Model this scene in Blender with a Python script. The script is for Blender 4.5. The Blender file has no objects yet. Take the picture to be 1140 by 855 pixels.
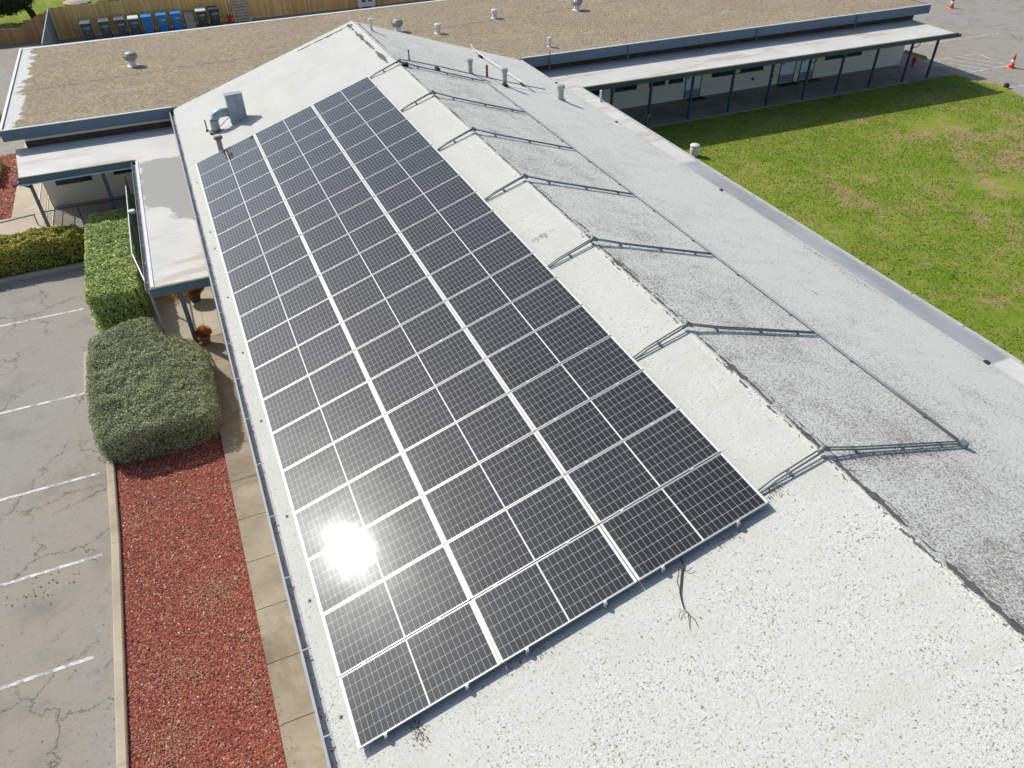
import bpy, math, random
import numpy as np
from mathutils import Vector, Matrix, noise as mnoise
random.seed(7); rng = np.random.default_rng(7)
scene = bpy.context.scene
COL = scene.collection

# ------------------------------------------------------------------ camera
YAW, PIT, ROLL = math.radians(23.21), math.radians(38.99), math.radians(-0.73)
F = Vector((math.sin(YAW)*math.cos(PIT), math.cos(YAW)*math.cos(PIT), -math.sin(PIT)))
R0 = Vector((math.cos(YAW), -math.sin(YAW), 0)); U0 = R0.cross(F)
RR = R0*math.cos(ROLL) + U0*math.sin(ROLL); UU = -R0*math.sin(ROLL) + U0*math.cos(ROLL)
cam_d = bpy.data.cameras.new('camera'); cam = bpy.data.objects.new('camera', cam_d); COL.objects.link(cam)
cam.matrix_world = Matrix(((RR.x, UU.x, -F.x, 0.06), (RR.y, UU.y, -F.y, -24.79), (RR.z, UU.z, -F.z, 9.39), (0, 0, 0, 1)))
cam_d.sensor_width = 36; cam_d.lens = 839.2/1140*36; cam_d.clip_start = 0.1; cam_d.clip_end = 2000
scene.camera = cam

# ------------------------------------------------------------------ world, sun, exposure
SUN = Vector((-0.41, 0.645, 0.645)).normalized()
el = math.asin(SUN.z); az = math.atan2(SUN.x, SUN.y)
w = bpy.data.worlds.new('World'); scene.world = w; w.use_nodes = True
wn = w.node_tree; bg = wn.nodes['Background']
sky = wn.nodes.new('ShaderNodeTexSky'); sky.sky_type = 'NISHITA'; sky.sun_disc = False
sky.sun_elevation = el; sky.sun_rotation = az % (2*math.pi); sky.air_density = 0.75; sky.dust_density = 1.4; sky.ozone_density = 0.6
wn.links.new(sky.outputs[0], bg.inputs[0]); bg.inputs[1].default_value = 0.115
sl = bpy.data.lights.new('sun', 'SUN'); sl.energy = 3.45; sl.angle = math.radians(0.53); sl.color = (1, 0.972, 0.885)
so = bpy.data.objects.new('sun', sl); COL.objects.link(so)
so.rotation_euler = SUN.to_track_quat('Z', 'Y').to_euler()
so.location = (-10, 10, 30)
scene.view_settings.view_transform = 'Standard'; scene.view_settings.look = 'None'
scene.view_settings.gamma = 1; scene.view_settings.use_curve_mapping = False
scene.view_settings.exposure = 0.27

G = -3.25                                   # ground level (0 = lower edge of the panel plane)
SL = math.radians(18.06); TS = math.tan(SL)
XR = 6.87; XE0, XE1 = -0.25, 13.95          # ridge, eaves
def zroof(x): return (x*TS - 0.13) if x <= XR else ((2*XR - x)*TS - 0.13)

# ------------------------------------------------------------------ materials
class NT:
    def __init__(s, name):
        s.m = bpy.data.materials.new(name); s.m.use_nodes = True
        s.t = s.m.node_tree; s.b = s.t.nodes['Principled BSDF']; s.tc = s.t.nodes.new('ShaderNodeTexCoord')
        s.P = s.tc.outputs['Object']
    def n(s, typ, **kw):
        o = s.t.nodes.new(typ)
        for k, v in kw.items(): setattr(o, k, v)
        return o
    def put(s, sock, v):
        if v is None: return
        if hasattr(v, 'is_linked') or isinstance(v, bpy.types.NodeSocket): s.t.links.new(v, sock)
        elif isinstance(v, (tuple, list)):
            sock.default_value = tuple(v) + (1,) if len(v) == 3 and len(sock.default_value) == 4 else v
        else: sock.default_value = v
    def noise(s, scale, detail=4, rough=0.55, dist=0, vec=None, out=0):
        o = s.n('ShaderNodeTexNoise'); s.put(o.inputs['Vector'], vec or s.P)
        o.inputs['Scale'].default_value = scale; o.inputs['Detail'].default_value = detail
        o.inputs['Roughness'].default_value = rough; o.inputs['Distortion'].default_value = dist
        return o.outputs[out]
    def voro(s, scale, feature='F1', vec=None, out='Distance'):
        o = s.n('ShaderNodeTexVoronoi', feature=feature); s.put(o.inputs['Vector'], vec or s.P)
        o.inputs['Scale'].default_value = scale; return o.outputs[out]
    def ramp(s, fac, lo, hi, a=0.0, b=1.0):
        o = s.n('ShaderNodeMapRange'); s.put(o.inputs[0], fac)
        for i, v in enumerate((lo, hi, a, b)): o.inputs[i+1].default_value = v
        return o.outputs[0]
    def math(s, op, a, b=None, c=None):
        o = s.n('ShaderNodeMath', operation=op); s.put(o.inputs[0], a)
        if b is not None: s.put(o.inputs[1], b)
        if c is not None: s.put(o.inputs[2], c)
        return o.outputs[0]
    def mix(s, fac, a, b):
        o = s.n('ShaderNodeMix', data_type='RGBA'); s.put(o.inputs[0], fac)
        s.put(o.inputs[6], a); s.put(o.inputs[7], b); return o.outputs[2]
    def sep(s, vec=None):
        o = s.n('ShaderNodeSeparateXYZ'); s.put(o.inputs[0], vec or s.P); return o.outputs
    def scalev(s, v, vec=None, rot=None):
        o = s.n('ShaderNodeMapping'); s.put(o.inputs[0], vec or s.P); o.inputs['Scale'].default_value = v
        if rot: o.inputs['Rotation'].default_value = rot
        return o.outputs[0]
    def bump(s, h, strength=0.3, dist=0.02):
        o = s.n('ShaderNodeBump'); o.inputs['Strength'].default_value = strength; o.inputs['Distance'].default_value = dist
        s.put(o.inputs['Height'], h); s.t.links.new(o.outputs[0], s.b.inputs['Normal'])
    def done(s, color=None, rough=0.8, metal=0, spec=None):
        s.put(s.b.inputs['Base Color'], color); s.put(s.b.inputs['Roughness'], rough)
        s.put(s.b.inputs['Metallic'], metal)
        if spec is not None: s.b.inputs['Specular IOR Level'].default_value = spec
        return s.m

def plain(name, c, rough=0.6, metal=0, var=0.15, scale=6, spec=None):
    t = NT(name); f = t.noise(scale, 5)
    k = t.ramp(f, 0.3, 0.7, 1-var, 1+var)
    o = t.n('ShaderNodeVectorMath', operation='SCALE'); o.inputs[0].default_value = c; t.put(o.inputs['Scale'], k)
    t.bump(t.noise(scale*6, 3), 0.08, 0.01)
    return t.done(o.outputs[0], rough, metal, spec)

def m_roof():
    t = NT('roof_coating'); x, y, z = t.sep()
    big = t.noise(0.35, 4, 0.6); mid = t.noise(1.6, 5, 0.6)
    fine = t.noise(30, 3, 0.6); fine2 = t.noise(75, 2, 0.5)
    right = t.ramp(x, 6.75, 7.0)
    nearx = t.math('MULTIPLY', right, t.ramp(t.math('ADD', x, t.ramp(t.noise(.8, 4), .3, .7, -1, 1)), 11.2, 9.0))
    near = t.ramp(t.math('ADD', y, t.ramp(t.noise(.5, 3), .3, .7, -2.0, 2.0)), -18.5, -21.5)
    dirt = t.math('ADD', t.ramp(mid, 0.42, 0.75, 0, 0.5), t.math('MULTIPLY', t.ramp(big, .35, .7), 0.25))
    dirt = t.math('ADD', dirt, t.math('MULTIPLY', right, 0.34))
    dirt = t.math('MULTIPLY', dirt, t.ramp(t.noise(.55, 6, .75), .32, .62, .55, 1.25))
    dirt = t.math('ADD', dirt, t.math('MULTIPLY', nearx, 0.38))
    dirt = t.math('ADD', dirt, t.math('MULTIPLY', near, 0.28))
    th = t.math('SUBTRACT', 0.655, t.math('MULTIPLY', dirt, 0.13))
    sp = t.math('MULTIPLY', t.math('SUBTRACT', fine, th), 14.0); sp = t.math('MINIMUM', t.math('MAXIMUM', sp, 0.0), 1.0)
    sp2 = t.math('MULTIPLY', t.math('SUBTRACT', fine2, t.math('SUBTRACT', 0.675, t.math('MULTIPLY', dirt, 0.13))), 12.0)
    sp2 = t.math('MINIMUM', t.math('MAXIMUM', sp2, 0.0), 1.0)
    spk = t.math('MAXIMUM', sp, sp2)
    clean = t.mix(t.ramp(t.noise(0.9, 5, .6), .3, .7), (0.555, 0.55, 0.51), (0.48, 0.475, 0.435))
    grit = t.mix(t.ramp(t.noise(120, 2), .35, .65), (0.67, 0.67, 0.625), (0.89, 0.89, 0.84))
    base = t.mix(t.math('ADD', 0.22, t.math('MULTIPLY', dirt, 0.75)), clean, grit)
    grain = t.math('MULTIPLY', t.ramp(t.noise(24, 5, .8), .44, .62, 1, 0), t.math('ADD', .16, t.math('MULTIPLY', dirt, .30)))
    base = t.mix(grain, base, (0.38, 0.375, 0.34))
    blot = t.math('MULTIPLY', t.ramp(t.noise(3.5, 6, .75), .60, .70), t.math('MULTIPLY', t.ramp(t.noise(.6, 3), .42, .62), .36))
    base = t.mix(blot, base, (0.34, 0.30, 0.25))
    base = t.mix(t.math('MULTIPLY', right, .40), base, (.92, .89, .80))  # right slope lightened in the colour to offset its weaker sunlight
    sc = t.mix(t.noise(9, 2), (0.11, 0.10, 0.085), (0.24, 0.225, 0.20))
    col = t.mix(t.math('MULTIPLY', spk, 0.85), base, sc)
    strk = t.math('MULTIPLY', t.ramp(t.noise(1.0, 5, .65, vec=t.scalev((.35, 3.2, 1))), .56, .72), .14)
    col = t.mix(strk, col, (0.30, 0.27, 0.23))
    h = t.math('ADD', t.math('MULTIPLY', t.noise(32, 4, .75), .8), t.math('MULTIPLY', t.noise(85, 3, .6), 0.5))
    t.bump(h, 0.55, 0.02)
    return t.done(col, 0.85, 0, 0.25)

def m_gravelroof():
    t = NT('gravel_roof'); x, y, z = t.sep()
    st = t.voro(16, out='Color'); ss = t.n('ShaderNodeSeparateColor'); t.put(ss.inputs[0], st)
    c = t.mix(ss.outputs[0], (0.22, 0.178, 0.118), (0.53, 0.44, 0.315))
    c = t.mix(t.ramp(t.noise(0.25, 5, .6), .35, .65, 0, .35), c, (0.27, 0.225, 0.16))
    band = t.noise(1.1, 5, .6, vec=t.scalev((0.35, 1.3, 1)))
    c = t.mix(t.ramp(band, .5, .75, 0, .4), c, (0.46, 0.395, 0.30))
    bald = t.ramp(t.noise(0.45, 6, .7, vec=t.scalev((0.6, 1.6, 1))), .64, .72, 0, .7)
    c = t.mix(bald, c, (0.60, 0.57, 0.51))
    edge = t.ramp(t.math('ADD', x, t.ramp(t.noise(1.5, 5), .3, .7, -.25, .35)), -5.35, -5.5)
    c = t.mix(edge, c, (0.74, 0.73, 0.70))
    fe = t.math('ABSOLUTE', t.math('SUBTRACT', y, t.math('ADD', 11.3, t.math('MULTIPLY', x, 0.1))))
    seam = t.ramp(t.math('ADD', fe, t.ramp(t.noise(2, 4), .3, .7, -.1, .1)), .03, .09, .55, 0)
    c = t.mix(seam, c, (0.16, 0.135, 0.10))
    t.bump(t.voro(16), 1.0, 0.04)
    return t.done(c, 0.95, 0, 0.1)

def crackmask(t, scale, wid, thr):
    w = t.n('ShaderNodeVectorMath', operation='ADD'); t.put(w.inputs[0], t.P)
    nn = t.n('ShaderNodeVectorMath', operation='SCALE'); t.put(nn.inputs[0], t.noise(1.3, 6, .7, out=1)); nn.inputs['Scale'].default_value = 1.1
    t.t.links.new(nn.outputs[0], w.inputs[1])
    d = t.voro(scale, 'DISTANCE_TO_EDGE', vec=w.outputs[0])
    m = t.ramp(d, 0.0, wid, 1, 0)
    return t.math('MULTIPLY', m, t.ramp(t.noise(0.35, 3), thr, thr+.08))

def m_asphalt():
    t = NT('old_asphalt')
    ag = t.noise(60, 4, .7)
    c = t.mix(t.ramp(ag, .3, .7), (0.245, 0.231, 0.208), (0.43, 0.407, 0.37))
    c = t.mix(t.ramp(t.noise(0.22, 5, .6), .4, .65, 0, .55), c, (0.34, 0.295, 0.225))
    c = t.mix(t.ramp(t.noise(0.9, 5, .6), .52, .72, 0, .5), c, (0.19, 0.182, 0.165))
    spots = t.ramp(t.noise(2.3, 5, .7), .62, .72, 0, .5)
    c = t.mix(spots, c, (0.09, 0.088, 0.08))
    t.b
    c = t.mix(t.math('MULTIPLY', crackmask(t, 0.55, 0.014, .46), .8), c, (0.06, 0.055, 0.045))
    c = t.mix(t.math('MULTIPLY', crackmask(t, 1.7, 0.012, .56), .45), c, (0.12, 0.08, 0.05))
    gr = t.math('MULTIPLY', t.ramp(t.noise(45, 2), .66, .70), .6)
    c = t.mix(gr, c, (0.46, 0.45, 0.41))
    c = t.mix(t.ramp(t.noise(14, 5, .8), .5, .7, 0, .35), c, (0.15, 0.14, 0.12))
    t.bump(t.noise(70, 4, .7), .35, .01)
    return t.done(c, 0.9, 0, .2)

def m_concrete(name, a, b, stain):
    t = NT(name)
    c = t.mix(t.ramp(t.noise(1.1, 6, .65), .35, .65), a, b)
    c = t.mix(t.ramp(t.noise(0.7, 6, .7, dist=.6), .5, .68, 0, .75), c, stain)
    c = t.mix(t.ramp(t.noise(40, 3), .4, .7, 0, .18), c, (.2, .17, .13))
    t.bump(t.noise(50, 3), .15, .006)
    return t.done(c, 0.85, 0, .2)

def m_grass():
    t = NT('lawn_grass')
    f = t.noise(9, 6, .75); g2 = t.noise(38, 3, .7)
    c = t.mix(t.ramp(f, .3, .7), (0.12, 0.20, 0.018), (0.29, 0.375, 0.038))
    c = t.mix(t.ramp(g2, .45, .7, 0, .6), c, (0.04, 0.075, 0.010))
    c = t.mix(t.ramp(t.noise(0.32, 5, .65), .45, .68, 0, .6), c, (0.34, 0.36, 0.07))
    c = t.mix(t.ramp(t.noise(1.3, 7, .8, dist=.4), .48, .62, 0, .7), c, (0.33, 0.31, 0.10))
    c = t.mix(t.ramp(t.noise(2.1, 5, .7, dist=.3, vec=t.scalev((1, 1, 3))), .55, .66, 0, .55), c, (0.055, 0.115, 0.012))
    x, y, z = t.sep(); pos = t.math('MULTIPLY', t.ramp(x, 18, 30), t.ramp(y, 0, -9, .25, 1))
    dry = t.ramp(t.math('ADD', t.math('ADD', t.noise(0.42, 7, .75), t.math('MULTIPLY', pos, .12)), t.math('MULTIPLY', t.noise(3, 4), .22)), .70, .78, 0, .75)
    c = t.mix(dry, c, (0.42, 0.29, 0.16))
    t.bump(t.noise(45, 4, .8), .7, .03)
    return t.done(c, 0.95, 0, .1)

def m_leaf(name, a, b, tr=0.25):
    t = NT(name); g = t.n('ShaderNodeNewGeometry'); r = g.outputs['Random Per Island']
    c = t.mix(r, a, b)
    c = t.mix(t.ramp(t.noise(1.2, 4), .4, .65, 0, .35), c, tuple(x*.75 for x in a))
    t.done(c, 0.55, 0, .35)
    tl = t.n('ShaderNodeBsdfTranslucent'); t.put(tl.inputs[0], c)
    mx = t.n('ShaderNodeMixShader'); mx.inputs[0].default_value = tr
    t.t.links.new(t.b.outputs[0], mx.inputs[1]); t.t.links.new(tl.outputs[0], mx.inputs[2])
    t.t.links.new(mx.outputs[0], t.t.nodes['Material Output'].inputs[0])
    return t.m

def m_island(name, cols, rough=.8, spec=.3):
    t = NT(name); g = t.n('ShaderNodeNewGeometry')
    cr = t.n('ShaderNodeValToRGB'); t.put(cr.inputs[0], g.outputs['Random Per Island'])
    el_ = cr.color_ramp.elements
    while len(el_) < len(cols): el_.new(0.5)
    for i, (p, c) in enumerate(cols): el_[i].position = p; el_[i].color = tuple(c)+(1,)
    return t.done(cr.outputs[0], rough, 0, spec)

PW, PH, FR = 2.025, 1.027, 0.0105            # panel size, frame rim
def m_cells():
    t = NT('solar_cells'); x, y, z = t.sep()
    # half: x measured from the nearer inner margin, 12 cells of 79.5 mm each half, 6 rows of 165 mm
    mid = PW/2; xx = t.math('ABSOLUTE', t.math('SUBTRACT', x, mid)); half = PW/2 - FR - .026 - .010
    cu = t.math('DIVIDE', t.math('SUBTRACT', xx, 0.010), half/12.0)
    cv = t.math('DIVIDE', t.math('SUBTRACT', y, FR+.010), (PH-2*FR-.020)/6.0)
    def edge(c, pitch, w):
        fr = t.math('FRACT', c); d = t.math('MINIMUM', fr, t.math('SUBTRACT', 1.0, fr))
        return t.math('MULTIPLY', d, pitch)
    du = edge(cu, half/12, 0); dv = edge(cv, (PH-2*FR-.020)/6, 0)
    line = t.math('MAXIMUM', t.ramp(du, .0016, .0022, 1, 0), t.ramp(dv, .0019, .0026, 1, 0))
    dia = t.ramp(t.math('ADD', du, dv), .0075, .009, 1, 0)
    line = t.math('MAXIMUM', line, dia)
    out = t.math('MAXIMUM', t.ramp(xx, .009, .0105, 1, 0), t.ramp(xx, PW/2-FR-.0265, PW/2-FR-.0255, 0, 1))
    oy = t.math('MAXIMUM', t.ramp(y, FR+.002, FR+.003, 1, 0), t.ramp(y, PH-FR-.003, PH-FR-.002, 0, 1))
    white = t.math('MAXIMUM', line, t.math('MAXIMUM', out, oy))
    bb = t.math('FRACT', t.math('MULTIPLY', cv, 9.0)); bbd = t.math('ABSOLUTE', t.math('SUBTRACT', bb, .5))
    bus = t.ramp(bbd, .06, .10, 1, 0)
    oi = t.n('ShaderNodeObjectInfo')
    cell = t.mix(oi.outputs['Random'], (0.006, 0.008, 0.012), (0.010, 0.013, 0.018))
    cell = t.mix(t.ramp(t.noise(3, 3), .4, .7, 0, .5), cell, (0.013, 0.016, 0.018))
    c = t.mix(t.math('MULTIPLY', bus, .14), cell, (0.42, 0.43, 0.44))
    c = t.mix(line, c, (0.46, 0.47, 0.47))
    c = t.mix(t.math('MAXIMUM', out, oy), c, (0.72, 0.73, 0.73))
    c = t.mix(t.math('MULTIPLY', t.noise(1.3, 6, .7), 0.02), c, (0.55, 0.5, 0.43))    # dust
    low = t.math('MULTIPLY', t.ramp(t.math('ADD', x, t.math('MULTIPLY', t.noise(5, 4), .25)), .02, .30, 1, 0), .10)
    c = t.mix(low, c, (0.42, 0.38, 0.31))
    drop = t.ramp(t.noise(7, 3, .5), .775, .79, 0, .55)
    c = t.mix(drop, c, (0.75, 0.74, 0.70))
    t.done(c, 0.16, 0, .36)
    t.put(t.b.inputs['Roughness'], t.ramp(t.noise(2.2, 4, .6), .3, .7, .025, .044))
    # wider gloss lobes: thin dust, plus the sun glare's halo and haze put in
    cur = t.b.outputs[0]; gp = t.n('ShaderNodeNewGeometry'); eave = t.ramp(t.sep(gp.outputs['Position'])[0], 0.2, 4.2, 1.5, .35)   # added glare haze, stronger towards the gutter
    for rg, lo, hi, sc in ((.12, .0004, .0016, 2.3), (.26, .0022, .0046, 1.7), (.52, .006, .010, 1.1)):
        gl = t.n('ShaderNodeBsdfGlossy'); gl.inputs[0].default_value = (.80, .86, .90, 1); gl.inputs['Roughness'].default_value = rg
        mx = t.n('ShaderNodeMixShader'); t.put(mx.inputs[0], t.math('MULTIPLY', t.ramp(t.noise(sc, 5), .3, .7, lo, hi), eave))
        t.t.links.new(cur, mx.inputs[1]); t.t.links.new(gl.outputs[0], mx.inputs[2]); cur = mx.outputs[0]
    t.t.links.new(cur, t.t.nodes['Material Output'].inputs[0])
    return t.m

def m_membrane(name, stain=None):
    t = NT(name); x, y, z = t.sep()
    c = t.mix(t.ramp(t.noise(.8, 6, .65), .35, .7), (0.66, 0.645, 0.61), (0.56, 0.55, 0.52))
    c = t.mix(t.ramp(t.noise(.5, 5, .7, vec=t.scalev((.5, 2.2, 1))), .54, .62, 0, .6), c, (0.42, 0.36, 0.28))
    if stain == 'left':
        yy = t.math('ADD', y, t.math('ADD', t.math('MULTIPLY', x, 1.1), t.ramp(t.noise(1.2, 4), .3, .7, -.6, .6)))
        m = t.math('MULTIPLY', t.ramp(yy, -2.90, -2.66), t.ramp(t.math('ADD', y, t.ramp(t.noise(1), .3, .7, -.2, .2)), 2.95, 2.85))
        m = t.math('MULTIPLY', m, t.ramp(t.math('ADD', x, t.ramp(t.noise(1.4, 4), .3, .7, -.15, .15)), -1.78, -1.70))
        c = t.mix(m, c, (0.34, 0.335, 0.315))
    if stain == 'right':
        m = t.math('MULTIPLY', t.ramp(y, -5.5, -5.6), t.ramp(y, -17.25, -17.2))
        g_ = t.mix(t.ramp(t.noise(1.2, 5, vec=t.scalev((1, .3, 1))), .4, .65), (0.30, 0.31, 0.32), (0.40, 0.41, 0.42))
        c = t.mix(m, c, g_)
    t.bump(t.noise(5, 4), .15, .02)
    return t.done(c, 0.7, 0, .3)

def m_wood(name, a, b, pitch, gap=.05):
    t = NT(name); x, y, z = t.sep()
    u = t.math('DIVIDE', t.math('ADD', x, y), pitch); idx = t.math('FLOOR', u); fr = t.math('FRACT', u)
    wn_ = t.n('ShaderNodeTexWhiteNoise', noise_dimensions='1D'); t.put(wn_.inputs['W'], idx)
    c = t.mix(wn_.outputs[0], a, b)
    c = t.mix(t.ramp(t.noise(3, 6, .7, vec=t.scalev((6, 6, .6))), .4, .7, 0, .5), c, tuple(v*.5 for v in a))
    c = t.mix(t.ramp(fr, gap, gap*1.4, 1, 0), c, (0.03, 0.02, 0.012))
    return t.done(c, .8, 0, .2)

def m_markings():
    t = NT('worn_white_paint')
    k = t.ramp(t.math('ADD', t.noise(5, 6, .75), t.math('MULTIPLY', t.noise(45, 3), .3)), .60, .74, 0, .9)
    c = t.mix(k, (.70, .69, .65), (.24, .22, .19))
    return t.done(c, .75)

M = {}
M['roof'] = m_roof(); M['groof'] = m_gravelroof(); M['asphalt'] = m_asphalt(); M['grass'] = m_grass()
M['walk'] = m_concrete('sidewalk_concrete', (.42, .36, .27), (.30, .25, .18), (.18, .14, .095))
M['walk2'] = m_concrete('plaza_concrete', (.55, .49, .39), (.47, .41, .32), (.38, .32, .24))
M['kerb'] = m_concrete('kerb_concrete', (.55, .48, .36), (.45, .39, .29), (.35, .29, .21))
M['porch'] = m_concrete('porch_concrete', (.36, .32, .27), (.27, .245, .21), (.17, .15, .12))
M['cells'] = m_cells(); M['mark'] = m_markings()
M['alu'] = plain('panel_aluminium', (.52, .52, .53), .40, .4, .05)
M['galv'] = plain('galvanised_conduit', (.22, .24, .25), .5, .25, .2, 8)
M['mem'] = m_membrane('white_membrane'); M['memL'] = m_membrane('membrane_left', 'left'); M['rim'] = plain('rim_paint', (.50, .50, .49), .5, 0, .1, 4); M['memR'] = m_membrane('membrane_right', 'right')
M['blue'] = plain('slate_blue_paint', (.11, .17, .22), .5, 0, .12, 4)
M['bluedark'] = plain('dark_blue_paint', (.045, .075, .115), .5, 0, .12, 4)
M['green'] = plain('mossy_edge', (.14, .17, .08), .8, 0, .3, 6)
M['cream'] = plain('cream_stucco', (.80, .74, .60), .85, 0, .07, 3)
M['door'] = plain('pale_door_paint', (.78, .84, .88), .45, 0, .04, 3)
M['kick'] = plain('grey_kick_plate', (.28, .32, .34), .4, .3, .1, 5)
M['frame'] = plain('window_frame_paint', (.06, .09, .11), .5)
M['glass'] = plain('dark_window_glass', (.03, .045, .05), .08, 0, .3, 2, .6)
M['white'] = plain('white_trim_paint', (.72, .71, .69), .5, 0, .08, 4)
M['gutter'] = plain('gutter_paint', (.40, .41, .42), .45, .1, .12, 3)
M['tar'] = plain('weathered_tar', (.13, .125, .12), .95, 0, .4, 14)
M['rubber'] = plain('black_rubber', (.02, .02, .02), .7)
M['duct'] = plain('duct_paint', (.32, .39, .41), .5, .15, .22, 5)
M['flue'] = plain('flue_sheet_metal', (.42, .42, .40), .5, .2, .25, 8)
M['flueW'] = plain('white_vent_paint', (.72, .71, .68), .55, 0, .12, 8)
M['rust'] = plain('rusty_orange', (.50, .16, .07), .8, 0, .3, 14)
M['brown'] = plain('brown_pipe', (.20, .12, .06), .7, 0, .3, 9)
M['redgr'] = plain('red_gravel_bed_soil', (.25, .065, .045), .95, 0, .35, 9)
M['faded'] = plain('faded_bark_mulch', (.42, .26, .15), .95, 0, .35, 12)
M['soil'] = plain('dark_soil', (.09, .06, .04), .95, 0, .4, 5)
M['fence'] = m_wood('fence_wood', (.70, .42, .15), (.90, .62, .28), .14)
M['fenceD'] = m_wood('fence_wood_aged', (.44, .25, .11), (.64, .40, .20), .14)
M['pallet'] = plain('grey_pallet_wood', (.46, .41, .34), .85, 0, .3, 6)
M['card'] = plain('weathered_board', (.52, .43, .34), .85, 0, .3, 5)
M['binG'] = plain('slate_bin_plastic', (.055, .08, .105), .5, 0, .1); M['binB'] = plain('blue_bin_plastic', (.015, .19, .52), .45, 0, .1)
M['binD'] = plain('dark_green_bin_plastic', (.02, .055, .05), .5, 0, .1); M['binK'] = plain('navy_bin_lid', (.015, .02, .05), .5)
M['mesh'] = plain('grey_green_windscreen', (.16, .20, .19), .8, 0, .2, 5)
M['teal'] = plain('teal_windscreen', (.10, .20, .24), .6, 0, .15, 3)
M['wire'] = plain('chain_link_wire', (.42, .44, .44), .45, .5)
M['bark'] = plain('bark', (.06, .045, .035), .95, 0, .3, 8)
M['core1'] = plain('juniper_twigs', (.035, .045, .02), .95, 0, .3, 8)
M['core2'] = plain('hedge_twigs', (.03, .045, .015), .95, 0, .3, 8)
M['juniper'] = m_leaf('juniper_leaves', (.19, .235, .11), (.80, .82, .52), .15)
M['hedgeg'] = m_leaf('hedge_leaves', (.22, .34, .05), (.88, .92, .40), .25)
M['hedgey'] = m_leaf('golden_hedge_leaves', (.20, .24, .03), (.85, .74, .16), .22)
M['treel'] = m_leaf('dark_tree_leaves', (.02, .035, .012), (.05, .075, .022), .15)
M['orange'] = m_leaf('orange_grass_leaves', (.60, .30, .07), (.90, .55, .18), .25)
M['pot'] = plain('terracotta_pot', (.36, .20, .14), .8); M['potD'] = plain('dark_pot', (.10, .09, .08), .7)
M['cone'] = plain('orange_cone_plastic', (.80, .10, .03), .5); M['red'] = plain('red_paint', (.55, .03, .02), .5)
M['olive'] = plain('olive_wheel_stop_paint', (.22, .22, .07), .8)
M['stones'] = m_island('red_lava_chips', [(0, (.07, .02, .016)), (.45, (.36, .080, .058)), (.82, (.56, .20, .135)), (.955, (.46, .32, .20)), (.992, (.70, .64, .56))])
M['debris'] = m_island('leaf_litter', [(0, (.05, .03, .02)), (.6, (.16, .08, .04)), (1, (.22, .16, .10))])
M['blade'] = m_leaf('grass_blades', (.11, .19, .018), (.42, .45, .07), .2)
M['greenhose'] = plain('green_hose', (.10, .40, .06), .5); M['bluehose'] = plain('blue_reel', (.05, .16, .42), .5)

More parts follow.
